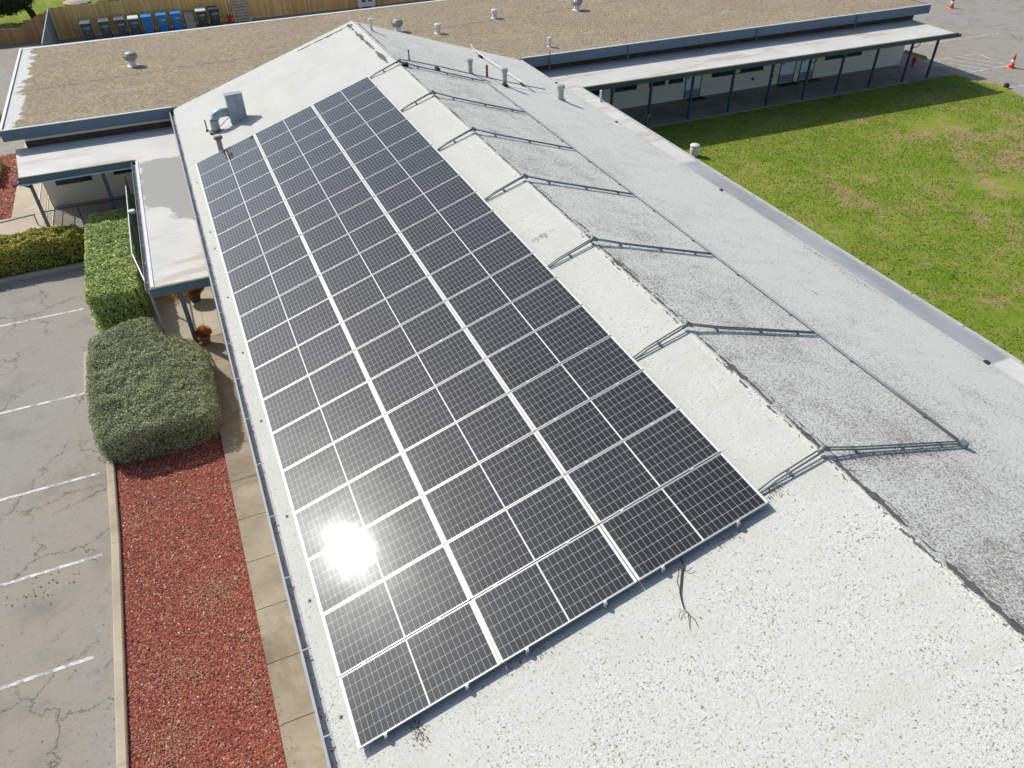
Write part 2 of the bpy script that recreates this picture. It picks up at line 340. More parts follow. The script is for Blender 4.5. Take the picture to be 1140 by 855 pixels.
# ------------------------------------------------------------------ mesh helpers
class MB:
    def __init__(s): s.v = []; s.f = []
    def add(s, vs, fs):
        b = len(s.v); s.v += [tuple(p) for p in vs]; s.f += [tuple(b+i for i in f) for f in fs]; return s
    def box(s, x0, x1, y0, y1, z0, z1, T=None):
        p = [(x, y, z) for z in (z0, z1) for x, y in ((x0, y0), (x1, y0), (x1, y1), (x0, y1))]
        if T: p = [tuple(T @ Vector(q)) for q in p]
        return s.add(p, [(3, 2, 1, 0), (4, 5, 6, 7), (0, 1, 5, 4), (1, 2, 6, 5), (2, 3, 7, 6), (3, 0, 4, 7)])
    def bev(s, x0, x1, y0, y1, z0, z1, b=.01, T=None):
        # box with chamfered vertical edges and top
        def ring(z, i):
            return [(x0+b-i, y0-0+i*0, z)]
        o = []
        for z, k in ((z0, 0), (z1-b, 0), (z1, b)):
            o += [(x0+b, y0+k, z), (x1-b, y0+k, z), (x1-k, y0+b, z), (x1-k, y1-b, z), (x1-b, y1-k, z), (x0+b, y1-k, z), (x0+k, y1-b, z), (x0+k, y0+b, z)]
        if T: o = [tuple(T @ Vector(q)) for q in o]
        fs = [tuple(reversed(range(8))), tuple(range(16, 24))]
        for r in (0, 8):
            for i in range(8): fs.append((r+i, r+(i+1) % 8, r+8+(i+1) % 8, r+8+i))
        return s.add(o, fs)
    def prism(s, poly, z0, z1):
        n = len(poly); vs = [(x, y, z0) for x, y in poly] + [(x, y, z1) for x, y in poly]
        return s.add(vs, [tuple(range(n))[::-1], tuple(range(n, 2*n))] + [(i, (i+1) % n, n+(i+1) % n, n+i) for i in range(n)])
    def tube(s, pts, r, n=8, cap=True):
        pts = [Vector(p) for p in pts]; rs = r if isinstance(r, (list, tuple)) else [r]*len(pts)
        b = len(s.v); up = Vector((0, 0, 1))
        for i, p in enumerate(pts):
            d = (pts[min(i+1, len(pts)-1)] - pts[max(i-1, 0)]).normalized()
            a = d.cross(up) if abs(d.z) < .95 else d.cross(Vector((0, 1, 0)))
            a.normalize(); c = a.cross(d).normalized()
            for k in range(n):
                t = 2*math.pi*k/n; q = p + (a*math.cos(t) + c*math.sin(t))*rs[i]; s.v.append(tuple(q))
        for i in range(len(pts)-1):
            for k in range(n):
                s.f.append((b+i*n+k, b+i*n+(k+1) % n, b+(i+1)*n+(k+1) % n, b+(i+1)*n+k))
        if cap: s.f.append(tuple(b+k for k in range(n))[::-1]); s.f.append(tuple(b+(len(pts)-1)*n+k for k in range(n)))
        return s
    def lathe(s, prof, c=(0, 0, 0), n=14):
        b = len(s.v)
        for r, z in prof:
            for k in range(n):
                t = 2*math.pi*k/n; s.v.append((c[0]+r*math.cos(t), c[1]+r*math.sin(t), c[2]+z))
        for i in range(len(prof)-1):
            for k in range(n): s.f.append((b+i*n+k, b+i*n+(k+1) % n, b+(i+1)*n+(k+1) % n, b+(i+1)*n+k))
        s.f.append(tuple(b+k for k in range(n))[::-1]); s.f.append(tuple(b+(len(prof)-1)*n+k for k in range(n)))
        return s
    def build(s, name, mat, parent=None, smooth=False):
        o = Vector((0, 0, 0))
        if parent is not None:
            q = parent
            while q is not None: o += q.location; q = q.parent
        me = bpy.data.meshes.new(name)
        me.from_pydata([(x-o.x, y-o.y, z-o.z) for x, y, z in s.v], [], s.f); me.update()
        if smooth: me.polygons.foreach_set('use_smooth', [True]*len(me.polygons))
        me.materials.append(M[mat] if isinstance(mat, str) else mat)
        ob = bpy.data.objects.new(name, me); COL.objects.link(ob)
        if parent is not None: ob.parent = parent
        return ob

def tag(o, label, cat, group=None, kind=None):
    if label: o['label'] = label
    if cat: o['category'] = cat
    if group: o['group'] = group
    if kind: o['kind'] = kind
    return o
def thing(name, label, cat, loc=(0, 0, 0), group=None):
    o = bpy.data.objects.new(name, None); COL.objects.link(o); o.location = loc; o.empty_display_size = .2
    return tag(o, label, cat, group)
def struct(name, mb, mat): o = mb.build(name, mat); o['kind'] = 'structure'; return o
def copy_tree(root, loc, label, group=None):
    r = root.copy(); COL.objects.link(r); r.location = loc; r['label'] = label
    if group: r['group'] = group
    for ch in list(root.children):
        c = ch.copy(); COL.objects.link(c); c.parent = r
        for g_ in list(ch.children):
            d = g_.copy(); COL.objects.link(d); d.parent = c
    return r
def flat(poly, z): return MB().add([(x, y, z) for x, y in poly], [tuple(range(len(poly)))])
def npmesh(name, V, Fc, mat, parent=None):
    me = bpy.data.meshes.new(name); nf, k = Fc.shape
    me.vertices.add(len(V)); me.vertices.foreach_set('co', V.astype(np.float32).ravel())
    me.loops.add(nf*k); me.loops.foreach_set('vertex_index', Fc.astype(np.int32).ravel())
    me.polygons.add(nf); me.polygons.foreach_set('loop_start', np.arange(0, nf*k, k, dtype=np.int32))
    me.update(calc_edges=True); me.validate()
    me.materials.append(M[mat]); ob = bpy.data.objects.new(name, me); COL.objects.link(ob)
    if parent is not None: ob.parent = parent
    return ob

# ------------------------------------------------------------------ setting: ground sheets
struct('ground', flat([(-400, -400), (400, -400), (400, 400), (-400, 400)], G), 'asphalt')
Z1 = G + .004; Z2 = G + .008
struct('lawn', flat([(13.2, -60), (38.05, -60), (38.05, -.4), (38.6, 1.2), (38.6, 1.7), (38.05, 2.6), (38.05, 3.66), (26, 3.80), (13.2, 4.0)], G+.05), 'grass')
struct('lawn_beyond_fence', flat([(-60, 33.4), (60, 33.4), (60, 90), (-60, 90)], G+.03), 'grass')
# sidewalk slabs with real joints
sw = MB(); y = -4.95; 
while y > -34:
    sw.box(-1.15, .5, y-1.235, y-.008, G, G+.10); y -= 1.243
struct('sidewalk', sw, 'walk')
pl = MB()
for (a, b, c, d) in [(-3.6, -2.46, -4.2, -1.5), (-2.45, -1.0, -4.94, -1.85), (-.992, .5, -4.94, -1.85), (-2.45, -1.0, -1.842, 2.4), (-.992, .5, -1.842, 2.4),
                     (-14, -5.6, 2.2, 4.37), (-14, -5.6, 4.44, 5.95), (-5.59, .5, 2.41, 9), (-6.74, -5.6, 5.96, 13), (-6.74, -5.6, 13.01, 28)]:
    pl.box(a, b, c, d, G, G+.10)
struct('entrance_paving', pl, 'walk2')
struct('porch_floor', MB().box(-5.28, -2.42, 3.75, 6.3, G+.1, G+.104), 'porch')  # darker floor patch: the walkway roof's shade put into the colour
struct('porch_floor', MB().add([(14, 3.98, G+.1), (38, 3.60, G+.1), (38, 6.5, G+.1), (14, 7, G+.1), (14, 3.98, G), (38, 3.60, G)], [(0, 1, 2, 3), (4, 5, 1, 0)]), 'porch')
def kerbline(name, pts, wd, h=.13):
    mb = MB()
    for i in range(len(pts)-1):
        a = Vector(pts[i]+(0,)); b = Vector(pts[i+1]+(0,)); d = (b-a); L = d.length; d.normalize(); n = Vector((-d.y, d.x, 0))
        k = max(1, int(L/3.05))
        for j in range(k):
            p = a + d*(L*j/k + .004); q = a + d*(L*(j+1)/k - .004)
            vs = []
            for z, ins in ((G, 0), (G+h-.02, 0), (G+h, .02)):
                vs += [tuple(p + n*(wd/2-ins) + Vector((0, 0, z))), tuple(q + n*(wd/2-ins) + Vector((0, 0, z))), tuple(q - n*(wd/2-ins) + Vector((0, 0, z))), tuple(p - n*(wd/2-ins) + Vector((0, 0, z)))]
            fs = [(8, 9, 10, 11)]
            for r in (0, 4):
                for m_ in range(4): fs.append((r+m_, r+(m_+1) % 4, r+4+(m_+1) % 4, r+4+m_))
            mb.add(vs, fs)
    return struct(name, mb, 'kerb')
kerbline('kerb', [(-4.16, -4.3), (-4.14, -6.3), (-3.66, -9.2), (-3.60, -12), (-3.62, -17), (-3.66, -34)], .17)
kerbline('kerb', [(-14, 1.05), (-3.9, 1.18)], .17)
# beds
struct('gravel_bed_base', flat([(-4.05, -4.35), (-1.16, -4.96), (-1.16, -34), (-3.58, -34), (-3.52, -12), (-3.55, -9.2), (-4.03, -6.3)], G+.035), 'redgr')
struct('gravel_bed_base', flat([(-14, 5.97), (-6.76, 5.97), (-6.76, 13), (-14, 13)], G+.035), 'redgr')
struct('planting_soil', flat([(-14, 1.25), (-3.84, 1.25), (-3.80, -3.5), (-2.47, -3.5), (-2.47, 2.39), (-14, 2.19)], G+.03), 'soil')
# stall lines
mk = MB()
def stripe(a, b, wd=.08, z=Z1):
    a = Vector(a+(0,)); b = Vector(b+(0,)); d = (b-a).normalized(); n = Vector((-d.y, d.x, 0))*wd/2
    mk.add([(p.x, p.y, z) for p in (a-n, b-n, b+n, a+n)], [(0, 1, 2, 3)])
for y, x1 in [(-1.65, -4.30), (-6.12, -4.22), (-9.49, -3.92), (-12.1, -3.88), (-14.6, -4.07), (-17.1, -4.0), (-19.6, -4.0), (1.9, -99)]:
    if x1 > -50: stripe((-9.6, y), (x1, y))
# hatched access aisle at the end of the right wing
stripe((37.6, 6.2), (42.3, 5.95)); stripe((38.2, 3.7), (42.0, 3.64), .10, Z2); stripe((42.3, 5.95), (42.0, 3.7), .09, Z2)
for (a, b) in [((38.1, 6.15), (39.4, 3.72)), ((39.0, 6.12), (40.3, 3.72)), ((39.95, 6.08), (41.2, 3.72)), ((40.9, 6.03), (41.9, 4.0))]: stripe(a, b, .085, Z2)
stripe((37.2, 8.95), (41.9, 8.65)); stripe((38.65, 1.05), (44.5, .78))
stripe((42.3, 8.7), (47, 8.45))
struct('parking_lines', mk, 'mark')

# ------------------------------------------------------------------ scatter: red lava chips, grass blades
def chips(name, region, n, smin, smax, z, mat, label, cat):
    x0, x1, y0, y1 = region
    P = np.c_[rng.uniform(x0, x1, n), y0 + (y1-y0)*rng.random(n), np.full(n, z)]
    s_ = rng.uniform(smin, smax, n); a = rng.uniform(0, 2*np.pi, n)
    base = np.array([[-1, -.6, 0], [1, -.5, 0], [.7, .6, 0], [-.8, .5, 0], [-.2, -.1, .8], [.4, .1, .65]])
    Vv = base[None]*s_[:, None, None]*rng.uniform(.7, 1.3, (n, 6, 3))
    ca, sa = np.cos(a), np.sin(a)
    X_ = Vv[..., 0]*ca[:, None]-Vv[..., 1]*sa[:, None]; Y_ = Vv[..., 0]*sa[:, None]+Vv[..., 1]*ca[:, None]
    tilt = rng.uniform(-.4, .4, n)[:, None]
    V = np.stack([X_, Y_, Vv[..., 2] + X_*tilt], -1) + P[:, None]
    T3 = np.array([[0, 1, 5], [0, 5, 4], [1, 2, 5], [2, 3, 4], [2, 4, 5], [3, 0, 4]])
    Fc = (T3[None]+6*np.arange(n)[:, None, None]).reshape(-1, 3)
    return tag(npmesh(name, V.reshape(-1, 3), Fc, mat), label, cat, None, 'stuff')
chips('red_gravel', (-3.54, -1.17, -21, -9.0), 42000, .009, .026, G+.036, 'stones', 'crushed red lava rock filling the bed between kerb and sidewalk', 'gravel')
chips('red_gravel', (-13, -6.78, 6.0, 13), 12000, .02, .05, G+.036, 'stones', 'shaded red rock bed at the far left beyond the golden hedge', 'gravel')
fd = []
for cx, cy, sx, sy, n in ((-1.9, -14.1, .28, .35, 900), (-2.6, -15.6, .35, .25, 500), (-2.9, -16.9, .3, .3, 700), (-3.1, -11.4, .2, .3, 260), (-1.45, -15.8, .10, .9, 500), (-2.2, -12.5, .5, .6, 260)):
    for _ in range(n): fd.append((random.gauss(cx, sx), random.gauss(cy, sy)))
fd = [(x, y) for x, y in fd if -3.5 < x < -1.19]
fm = MB()
for x, y in fd:
    s_ = random.uniform(.008, .022); a_ = random.random()*6.3; c_, d_ = math.cos(a_)*s_, math.sin(a_)*s_; z = G+.05+random.random()*.012
    fm.add([(x-c_, y-d_, z), (x+d_*.4, y-c_*.4, z+.004), (x+c_, y+d_, z+.008), (x-d_*.4, y+c_*.4, z+.003)], [(0, 1, 2, 3)])
tag(fm.build('faded_chips', 'faded'), 'faded tan chips lying in patches on the red gravel bed', 'mulch', None, 'stuff')
sc_ = MB()
for k in range(260):       # chips kicked out onto the kerb, the walk and the asphalt
    side = random.random(); y = random.uniform(-21, -9.5)
    x = -1.15+random.expovariate(9) if side < .55 else -3.75-random.expovariate(5)
    z = G+.102 if x > -1.2 else G+.006
    s_ = random.uniform(.008, .018); a_ = random.random()*6.3; c_, d_ = math.cos(a_)*s_, math.sin(a_)*s_
    sc_.add([(x-c_, y-d_, z), (x+d_*.5, y-c_*.5, z+.004), (x+c_, y+d_, z+.008), (x-d_*.5, y+c_*.5, z+.003)], [(0, 1, 2, 3)])
tag(sc_.build('spilled_chips', 'stones'), 'stray red chips spilled along the kerb and the sidewalk edge', 'gravel', None, 'stuff')
def blades(n):
    # more blades nearer the camera; short tufts that break up the lawn surface
    x = rng.uniform(15.2, 38.0, n); y = -22 + 25.6*rng.random(n)
    a = rng.uniform(0, 2*np.pi, n); h = rng.uniform(.02, .06, n); wd = rng.uniform(.012, .03, n)
    l = rng.uniform(0, .05, (n, 2))
    p0 = np.c_[x-np.cos(a)*wd, y-np.sin(a)*wd, np.full(n, G+.045)]; p1 = np.c_[x+np.cos(a)*wd, y+np.sin(a)*wd, np.full(n, G+.045)]
    p2 = np.c_[x+l[:, 0]-.02, y+l[:, 1]-.02, G+.05+h]
    keep = np.array([mnoise.noise(Vector((px*.35, py*.35, 3.3))) > -.32+.5*rng.random() - .3 for px, py in zip(x, y)])
    V = np.stack([p0, p1, p2], 1)[keep]; m = len(V)
    return tag(npmesh('grass_tufts', V.reshape(-1, 3), np.arange(3*m).reshape(-1, 3), 'blade'), 'short uneven green grass of the lawn beside the long roof', 'grass', None, 'stuff')
blades(110000)

# ------------------------------------------------------------------ main building
mb_root = thing('gabled_building', 'long low building with a white-coated gable roof carrying the solar array', 'building', (XR, -12, G))
YN, YF = -34.0, 6.22
EXn = (YN, YF)
rf = MB(); nx, ny = 2, 60
def roofslab(x0, x1):
    t_ = .16
    a0, a1 = zroof(x0), zroof(x1)
    vs = [(x0, YN, a0), (x1, YN, a1), (x1, YF, a1), (x0, YF, a0), (x0, YN, a0-t_), (x1, YN, a1-t_), (x1, YF, a1-t_), (x0, YF, a0-t_)]
    rf.add(vs, [(0, 1, 2, 3), (7, 6, 5, 4), (0, 4, 5, 1), (2, 6, 7, 3)])
roofslab(XE0, XR); roofslab(XR, XE1)
rf.add([(XE0, YN, zroof(XE0)), (XE0, YF, zroof(XE0)), (XE0, YF, zroof(XE0)-.16), (XE0, YN, zroof(XE0)-.16)], [(0, 1, 2, 3)])
rf.add([(XE1, YN, zroof(XE1)), (XE1, YF, zroof(XE1)), (XE1, YF, zroof(XE1)-.16), (XE1, YN, zroof(XE1)-.16)], [(3, 2, 1, 0)])
ro = MB(); ro.v = rf.v; ro.f = rf.f
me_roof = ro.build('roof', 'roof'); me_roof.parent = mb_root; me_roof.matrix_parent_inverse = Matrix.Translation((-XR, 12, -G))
wl = MB(); x0, x1 = .45, 13.3
for (ya, yb) in ((YN+.6, YN+.8), (5.9, 6.1)):
    ztop = [(x0, zroof(x0)-.17), (XR, zroof(XR)-.17), (x1, zroof(x1)-.17)]
    pr = [(x0, G)] + ztop + [(x1, G)]
    vs = [(x, ya, z) for x, z in pr] + [(x, yb, z) for x, z in pr]
    wl.add(vs, [(0, 1, 2, 3, 4), (9, 8, 7, 6, 5)] + [(i, i+5, (i+1) % 5+5, (i+1) % 5) for i in range(5)])
wl.box(x0, x0+.2, YN+.8, 5.9, G, zroof(x0)-.17); wl.box(x1-.2, x1, YN+.8, 5.9, G, zroof(x1)-.17)
wl.build('wall', 'cream', mb_root)
# left gutter: white trough with light outer lip
gt = MB(); ze = zroof(XE0)
gt.box(XE0-.135, XE0-.120, YN, YF-.02, ze-.16, ze-.02); gt.box(XE0-.12, XE0-.004, YN, YF-.02, ze-.16, ze-.14)
gt.box(XE0-.155, XE0-.135, YN, YF-.02, ze-.035, ze-.018)
for yy in np.arange(YN+1, YF, 1.35): gt.box(XE0-.12, XE0+.02, yy, yy+.02, ze-.02, ze-.01)
gt.build('gutter', 'gutter', mb_root)
gl_ = MB(); rr = random.Random(4)
for k in range(420):
    yy = rr.uniform(-21, 5); s_ = rr.uniform(.004, .014); xx = XE0-.065+rr.uniform(-.04, .04)
    gl_.add([(xx-s_, yy, ze-.13), (xx+s_, yy+s_, ze-.13), (xx, yy+s_*2, ze-.11)], [(0, 1, 2)])
gl_.build('gutter_litter', 'debris', mb_root)
# right eave raised strip
ge = MB(); z1 = zroof(XE1)
yy = YN
for (a, b) in ((YN, -17.4), (-17.25, -8.2), (-8.1, -2.05), (-1.95, 2.75), (2.85, YF-.02)):
    ge.box(XE1+.004, XE1+.05, a, b, z1-.16, z1+.025)
ge.build('eave_strip', 'rim', mb_root)
for yy in (-17.32, -8.15, -2.0, 2.8): MB().box(XE1-.02, XE1+.07, yy-.07, yy+.05, z1-.05, z1+.03).build('strip_joint', 'rubber', mb_root)
# torn tar seam along the ridge (ragged strip lying on the slopes)
def ragged(y0, y1, xc, wmax, seed, thr=0.0, step=.035, lift=.007, bias=.55, taper=False):
    mb = MB(); y = y0; prev = None
    while y < y1:
        nn = mnoise.noise(Vector((y*1.1, seed, 0)))*.9 + mnoise.noise(Vector((y*4.7, seed+5, 0)))*.65 + mnoise.noise(Vector((y*15, seed+9, 0)))*.6
        wd = wmax*(nn + bias - thr)
        off = .035*mnoise.noise(Vector((y*2.3, seed+3, 1))) + .03*mnoise.noise(Vector((y*17, seed+3, 1)))
        if wd > .006:
            a = xc+off-wd*.5; b = xc+off+wd*.5
            cur = (a, b, y)
            if prev:
                xs = [prev[0], prev[1], cur[1], cur[0]]; ys = [prev[2], prev[2], y, y]
                if (min(xs) < XR < max(xs)):
                    mb.add([(prev[0], prev[2], zroof(prev[0])+lift), (XR, prev[2], zroof(XR)+lift), (XR, y, zroof(XR)+lift), (cur[0], y, zroof(cur[0])+lift)], [(0, 1, 2, 3)])
                    mb.add([(XR, prev[2], zroof(XR)+lift), (prev[1], prev[2], zroof(prev[1])+lift), (cur[1], y, zroof(cur[1])+lift), (XR, y, zroof(XR)+lift)], [(0, 1, 2, 3)])
                else:
                    mb.add([(q, r_, zroof(q)+lift) for q, r_ in zip(xs, ys)], [(0, 1, 2, 3)])
            prev = cur
        else: prev = None
        y += step
    return mb
rs = MB()
for a in (ragged(-34, -19.8, 6.95, .17, 3, .10, bias=.6), ragged(-19.6, -16.5, 6.95, .17, 7, .12), ragged(-16.3, -13.2, 6.95, .14, 12, .14), ragged(-13, -9.9, 6.95, .11, 2, .16), ragged(-9.7, .2, 6.95, .09, 31, .2), ragged(-34, -10, 7.06, .07, 41, .38), ragged(-34, -12, 6.84, .06, 47, .42)):
    rs.add(a.v, a.f)
for a in (ragged(.6, 6.0, 6.66, .15, 17, .05), ragged(2.2, 6.0, 7.06, .10, 23, .1)): rs.add(a.v, a.f)
# torn strip along the far rake
y0_ = 5.86; prev = None; xx = 4.6
while xx < 6.8:
    wd = .14*(mnoise.noise(Vector((xx*3, 8, 2)))*.8 + mnoise.noise(Vector((xx*11, 8, 2)))*.5 + .45 + (xx-4.6)*.12)
    if wd > .01:
        if prev: rs.add([(prev[0], y0_-prev[1], zroof(prev[0])+.008), (xx, y0_-wd, zroof(xx)+.008), (xx, y0_, zroof(xx)+.008), (prev[0], y0_, zroof(prev[0])+.008)], [(0, 1, 2, 3)])
        prev = (xx, wd)
    else: prev = None
    xx += .05
rs.build('ridge_seam', 'tar', mb_root)

# ------------------------------------------------------------------ solar array
CP, RP = 2.037, 1.05
def make_panel(loc):
    t = thing('solar_panel', '', 'solar panel', loc)
    fr = MB(); r = FR; d = .036
    # frame with small chamfer
    fr.box(0, PW, 0, r, -d, 0); fr.box(0, PW, PH-r, PH, -d, 0); fr.box(0, r, r, PH-r, -d, 0); fr.box(PW-r, PW, r, PH-r, -d, 0)
    def mk_(mb, name, mat):
        me = bpy.data.meshes.new(name); me.from_pydata(mb.v, [], mb.f); me.update(); me.materials.append(M[mat])
        o = bpy.data.objects.new(name, me); COL.objects.link(o); o.parent = t; return o
    mk_(fr, 'frame', 'alu')
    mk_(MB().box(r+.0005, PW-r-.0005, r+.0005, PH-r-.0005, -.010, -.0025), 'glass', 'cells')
    for cx in (.37, 1.53):
        mk_(MB().box(cx-.022, cx+.022, -.022, .008, -.01, .005), 'clamp', 'alu')
    return t
ordn = ['first', 'second', 'third', 'fourth', 'fifth', 'sixth', 'seventh', 'eighth', 'ninth', 'tenth', 'eleventh', 'twelfth', 'thirteenth', 'fourteenth', 'fifteenth', 'sixteenth', 'seventeenth', 'eighteenth', 'nineteenth']
cols = ['left column by the gutter', 'middle column', 'right column nearest the ridge']
first = None
for c in range(3):
    for r in range(19):
        u = c*CP + .006; loc = Vector((u*math.cos(SL), -(r+1)*RP+.0115, u*math.sin(SL)))
        if r == 0: w_ = 'farthest'
        elif r == 18: w_ = 'nearest'
        elif r < 10: w_ = ordn[r] + ' from the far end'
        else: w_ = ordn[18-r] + ' from the near end'
        lab = 'dark solar panel of the %s, %s' % (cols[c], w_)
        if c == 0 and r == 16: lab = 'solar panel blazing with sun glare, third from the near end, left column'
        if c == 0 and r == 0: lab = 'farthest panel of the left column, beside the red-ringed flue'
        if c == 2 and r == 18: lab = 'nearest panel of the right column, at the array corner by the ridge'
        if first is None:
            first = make_panel(loc); p = first; p['label'] = lab; p['group'] = 'solar panels on the white roof'
        else: p = copy_tree(first, loc, lab, 'solar panels on the white roof')
        p.rotation_euler = (random.gauss(0, .0022), -SL + random.gauss(0, .0018), 0)
# mounting rails running under the panels, their ends and feet showing
k = 0
rail_lab = ['aluminium mounting rail nearest the gutter, tip showing below the array', 'aluminium rail under the left column, on its ridge side',
            'aluminium rail under the middle column, on its gutter side', 'aluminium rail under the middle column, on its ridge side',
            'aluminium rail under the right column, on its gutter side', 'aluminium rail nearest the ridge, tip showing by the last panel']
for c in range(3):
    for cx in (.37, 1.53):
        u = c*CP + .006 + cx; x = u*math.cos(SL); z = u*math.sin(SL)
        t = thing('mounting_rail', rail_lab[k], 'rail', (x, -19.98, z-.06), 'rails under the solar panels'); k += 1
        rl = MB().box(x-.02, x+.02, -19.985, .03, z-.085, z-.042); rl.build('rail', 'alu', t)
        cp = MB().box(x-.018, x+.018, -19.985, -19.945, z-.06, z-.002); cp.build('end_clamp', 'alu', t)
        ft = MB()
        for yy in np.arange(-19.6, .2, 1.8): ft.box(x-.03, x+.05, yy, yy+.08, z-.145, z-.083)
        ft.build('foot', 'alu', t)
# small feet brackets on the strip between array and gutter
for i, yy in enumerate((-1.1, -4.6, -5.6, -8.2, -10.6, -13.0, -15.6, -17.4, -19.35)):
    t = thing('roof_bracket', 'small grey metal bracket on the strip beside the gutter', 'bracket', (-.10, yy, zroof(-.1)), 'brackets between array and gutter')
    a = MB(); z = zroof(-.1); a.box(-.125, -.075, yy-.02, yy+.02, z-.01, z+.006); a.box(-.108, -.098, yy-.02, yy+.02, z+.005, z+.03); a.build('plate', 'galv', t)
    MB().lathe([(.008, 0), (.009, .012), (.004, .015)], (-.085, yy, z+.005), 6).build('bolt', 'galv', t)

# ------------------------------------------------------------------ conduits on the roof
def P(x, y, h=.06): return (x, y, zroof(x)+h)
CY = [0.05, -3.33, -6.56, -9.82, -13.14, -16.42, -19.70]
XL = 9.86
nodes_lab = ['farthest pair of conduits crossing the ridge', 'second conduit pair from the far end, crossing the ridge', 'third conduit pair from the far end, crossing the ridge', 'middle conduit pair crossing the ridge',
             'third conduit pair from the near end, crossing the ridge', 'second conduit pair from the near end, crossing the ridge', 'nearest conduit pair crossing the ridge at the array corner']
for i, cy in enumerate(CY):
    t = thing('conduit_run', nodes_lab[i], 'conduit', (XR, cy, zroof(XR)), 'grey conduits crossing the ridge')
    a = MB(); b = MB(); j = MB(); s_ = MB()
    for k_, (dy, rad) in enumerate(((0, .0155), (.055, .0125))):
        a.tube([P(5.85, cy+dy-.02, .03), P(6.1, cy+dy, .07), P(6.83, cy+dy, .10)], rad, 8)
        b.tube([P(6.93, cy+dy, .10), P(7.6, cy+dy, .06), P(XL-.05 if k_ == 0 else XL, cy+dy-.03, .05)], rad, 8)
    a.build('conduit', 'galv', t, True); b.build('conduit', 'galv', t, True)
    j.tube([P(XR-.09, cy+.035, .075), (XR, cy+.035, zroof(XR)+.115), P(XR+.09, cy+.035, .075)], [.036, .046, .036], 10)
    j.build('junction_fitting', 'galv', t, True)
    for xs in (6.35, 7.5, 8.5, 9.4):
        MB().box(xs-.02, xs+.02, cy-.022, cy+.082, zroof(xs)-.03, zroof(xs)+.032).build('support_block', 'galv', t)
    if i == 0: MB().box(6.97, 7.15, cy-.14, cy+.02, zroof(7.1)-.03, zroof(7.0)+.09).build('rubber_foot', 'rubber', t)
t = thing('trunk_conduit', 'long single grey conduit running down the right slope parallel to the ridge', 'conduit', (XL, -10, zroof(XL)))
a = MB(); a.tube([P(XL+.03, y_, .05) for y_ in np.linspace(-19.78, .03, 12)], .021, 8); a.build('conduit', 'galv', t, True)
for y_ in np.arange(-19, 0, 1.65): MB().box(XL-.01, XL+.07, y_, y_+.04, zroof(XL)-.05, zroof(XL)+.030).build('support_block', 'galv', t)
s_ = MB(); s_.box(XL-.03, XL+.08, -19.80, -19.68, zroof(XL)-.03, zroof(XL)+.09); s_.build('pull_box', 'galv', t)
def pipe_run(lab, pts, rad, mat, blocks):
    c0 = Vector(pts[0]); t = thing('gas_pipe', lab, 'pipe', c0)
    MB().tube(pts, rad, 8).build('pipe', mat, t, True)
    for (x, y) in blocks:
        z = zroof(x); a = MB(); a.add([(x-.09, y-.12, z-.02), (x+.09, y-.12, z-.04), (x+.09, y+.12, z-.04), (x-.09, y+.12, z-.02), (x-.05, y-.1, z+.10), (x+.05, y-.1, z+.08), (x+.05, y+.1, z+.08), (x-.05, y+.1, z+.10)],
              [(4, 5, 6, 7), (0, 1, 5, 4), (1, 2, 6, 5), (2, 3, 7, 6), (3, 0, 4, 7)]); a.build('rubber_block', 'rubber', t)
pipe_run('thin grey pipe from the farthest ridge fitting past the flues', [P(6.95, .25, .12), P(7.4, .42, .12), P(8.3, .46, .13), P(9.8, .42, .12), P(11.2, .42, .12), P(12.4, .55, .11)], .017, 'galv', [(8.3, .46), (10.63, .15)])
pipe_run('white pipe slanting down the far right of the roof on rubber blocks', [P(11.62, 6.0, .22), P(11.62, 5.9, .12), P(11.52, 4.7, .12), P(11.6, 2.5, .12), P(11.66, .9, .12), P(11.75, .1, .03)], .018, 'flueW', [(11.52, 4.7), (11.66, .94)])

# ------------------------------------------------------------------ roof flues and vents
def flue(name, lab, x, y, h, r, mat, cap='band', group=None, zb=None, matcap=None):
    r *= .85
    z = zroof(x) if zb is None else zb
    t = thing(name, lab, 'vent', (x, y, z), group)
    MB().lathe([(r*1.7, -.06), (r*1.65, .01), (r*1.1, .03), (r, .05), (r, h*.78)], (x, y, z)).build('pipe', mat, t)
    c = MB()
    if cap == 'band': c.lathe([(r*.9, h*.76), (r*1.32, h*.77), (r*1.34, h*.80), (r*1.34, h*.97), (r*1.25, h), (r*.2, h*1.01)], (x, y, z))
    elif cap == 'plain': c.lathe([(r, h*.72), (r*1.06, h*.74), (r*1.06, h), (r*.8, h)], (x, y, z))
    elif cap == 'turbine':
        n = 16; c.lathe([(r*.9, h*.34), (r*1.25, h*.42), (r*1.75, h*.60), (r*1.75, h*.76), (r*1.3, h*.93), (r*.3, h)], (x, y, z), n)
        for k in range(n):
            a_ = 2*math.pi*k/n; d = Vector((math.cos(a_), math.sin(a_), 0)); e = Vector((-d.y, d.x, 0))
            q = [(r*1.25, .42), (r*1.9, .60), (r*1.9, .76), (r*1.3, .95)]
            vs = []
            for rr_, zz in q:
                p = Vector((x, y, z+h*zz)) + d*rr_; vs += [tuple(p), tuple(p+e*r*.35+d*.01)]
            c.add(vs, [(0, 1, 3, 2), (2, 3, 5, 4), (4, 5, 7, 6)])
    elif cap == 'hood': c.lathe([(r, h*.55), (r*1.35, h*.58), (r*1.38, h*.62), (r*1.38, h*.90), (r*1.25, h*.94), (r*.2, h*1.0)], (x, y, z))
    c.build('cap', matcap or mat, t)
    return t
flue('flue_pipe', 'grey capped flue just beyond the brown pipe on the far right slope', 9.70, 1.05, .50, .09, 'flue')
flue('flue_pipe', 'short bare brown pipe standing between two grey flues', 10.32, 1.04, .42, .05, 'brown', 'plain')
flue('flue_pipe', 'grey capped flue with a rubber block at its foot', 10.69, .30, .58, .095, 'flue')
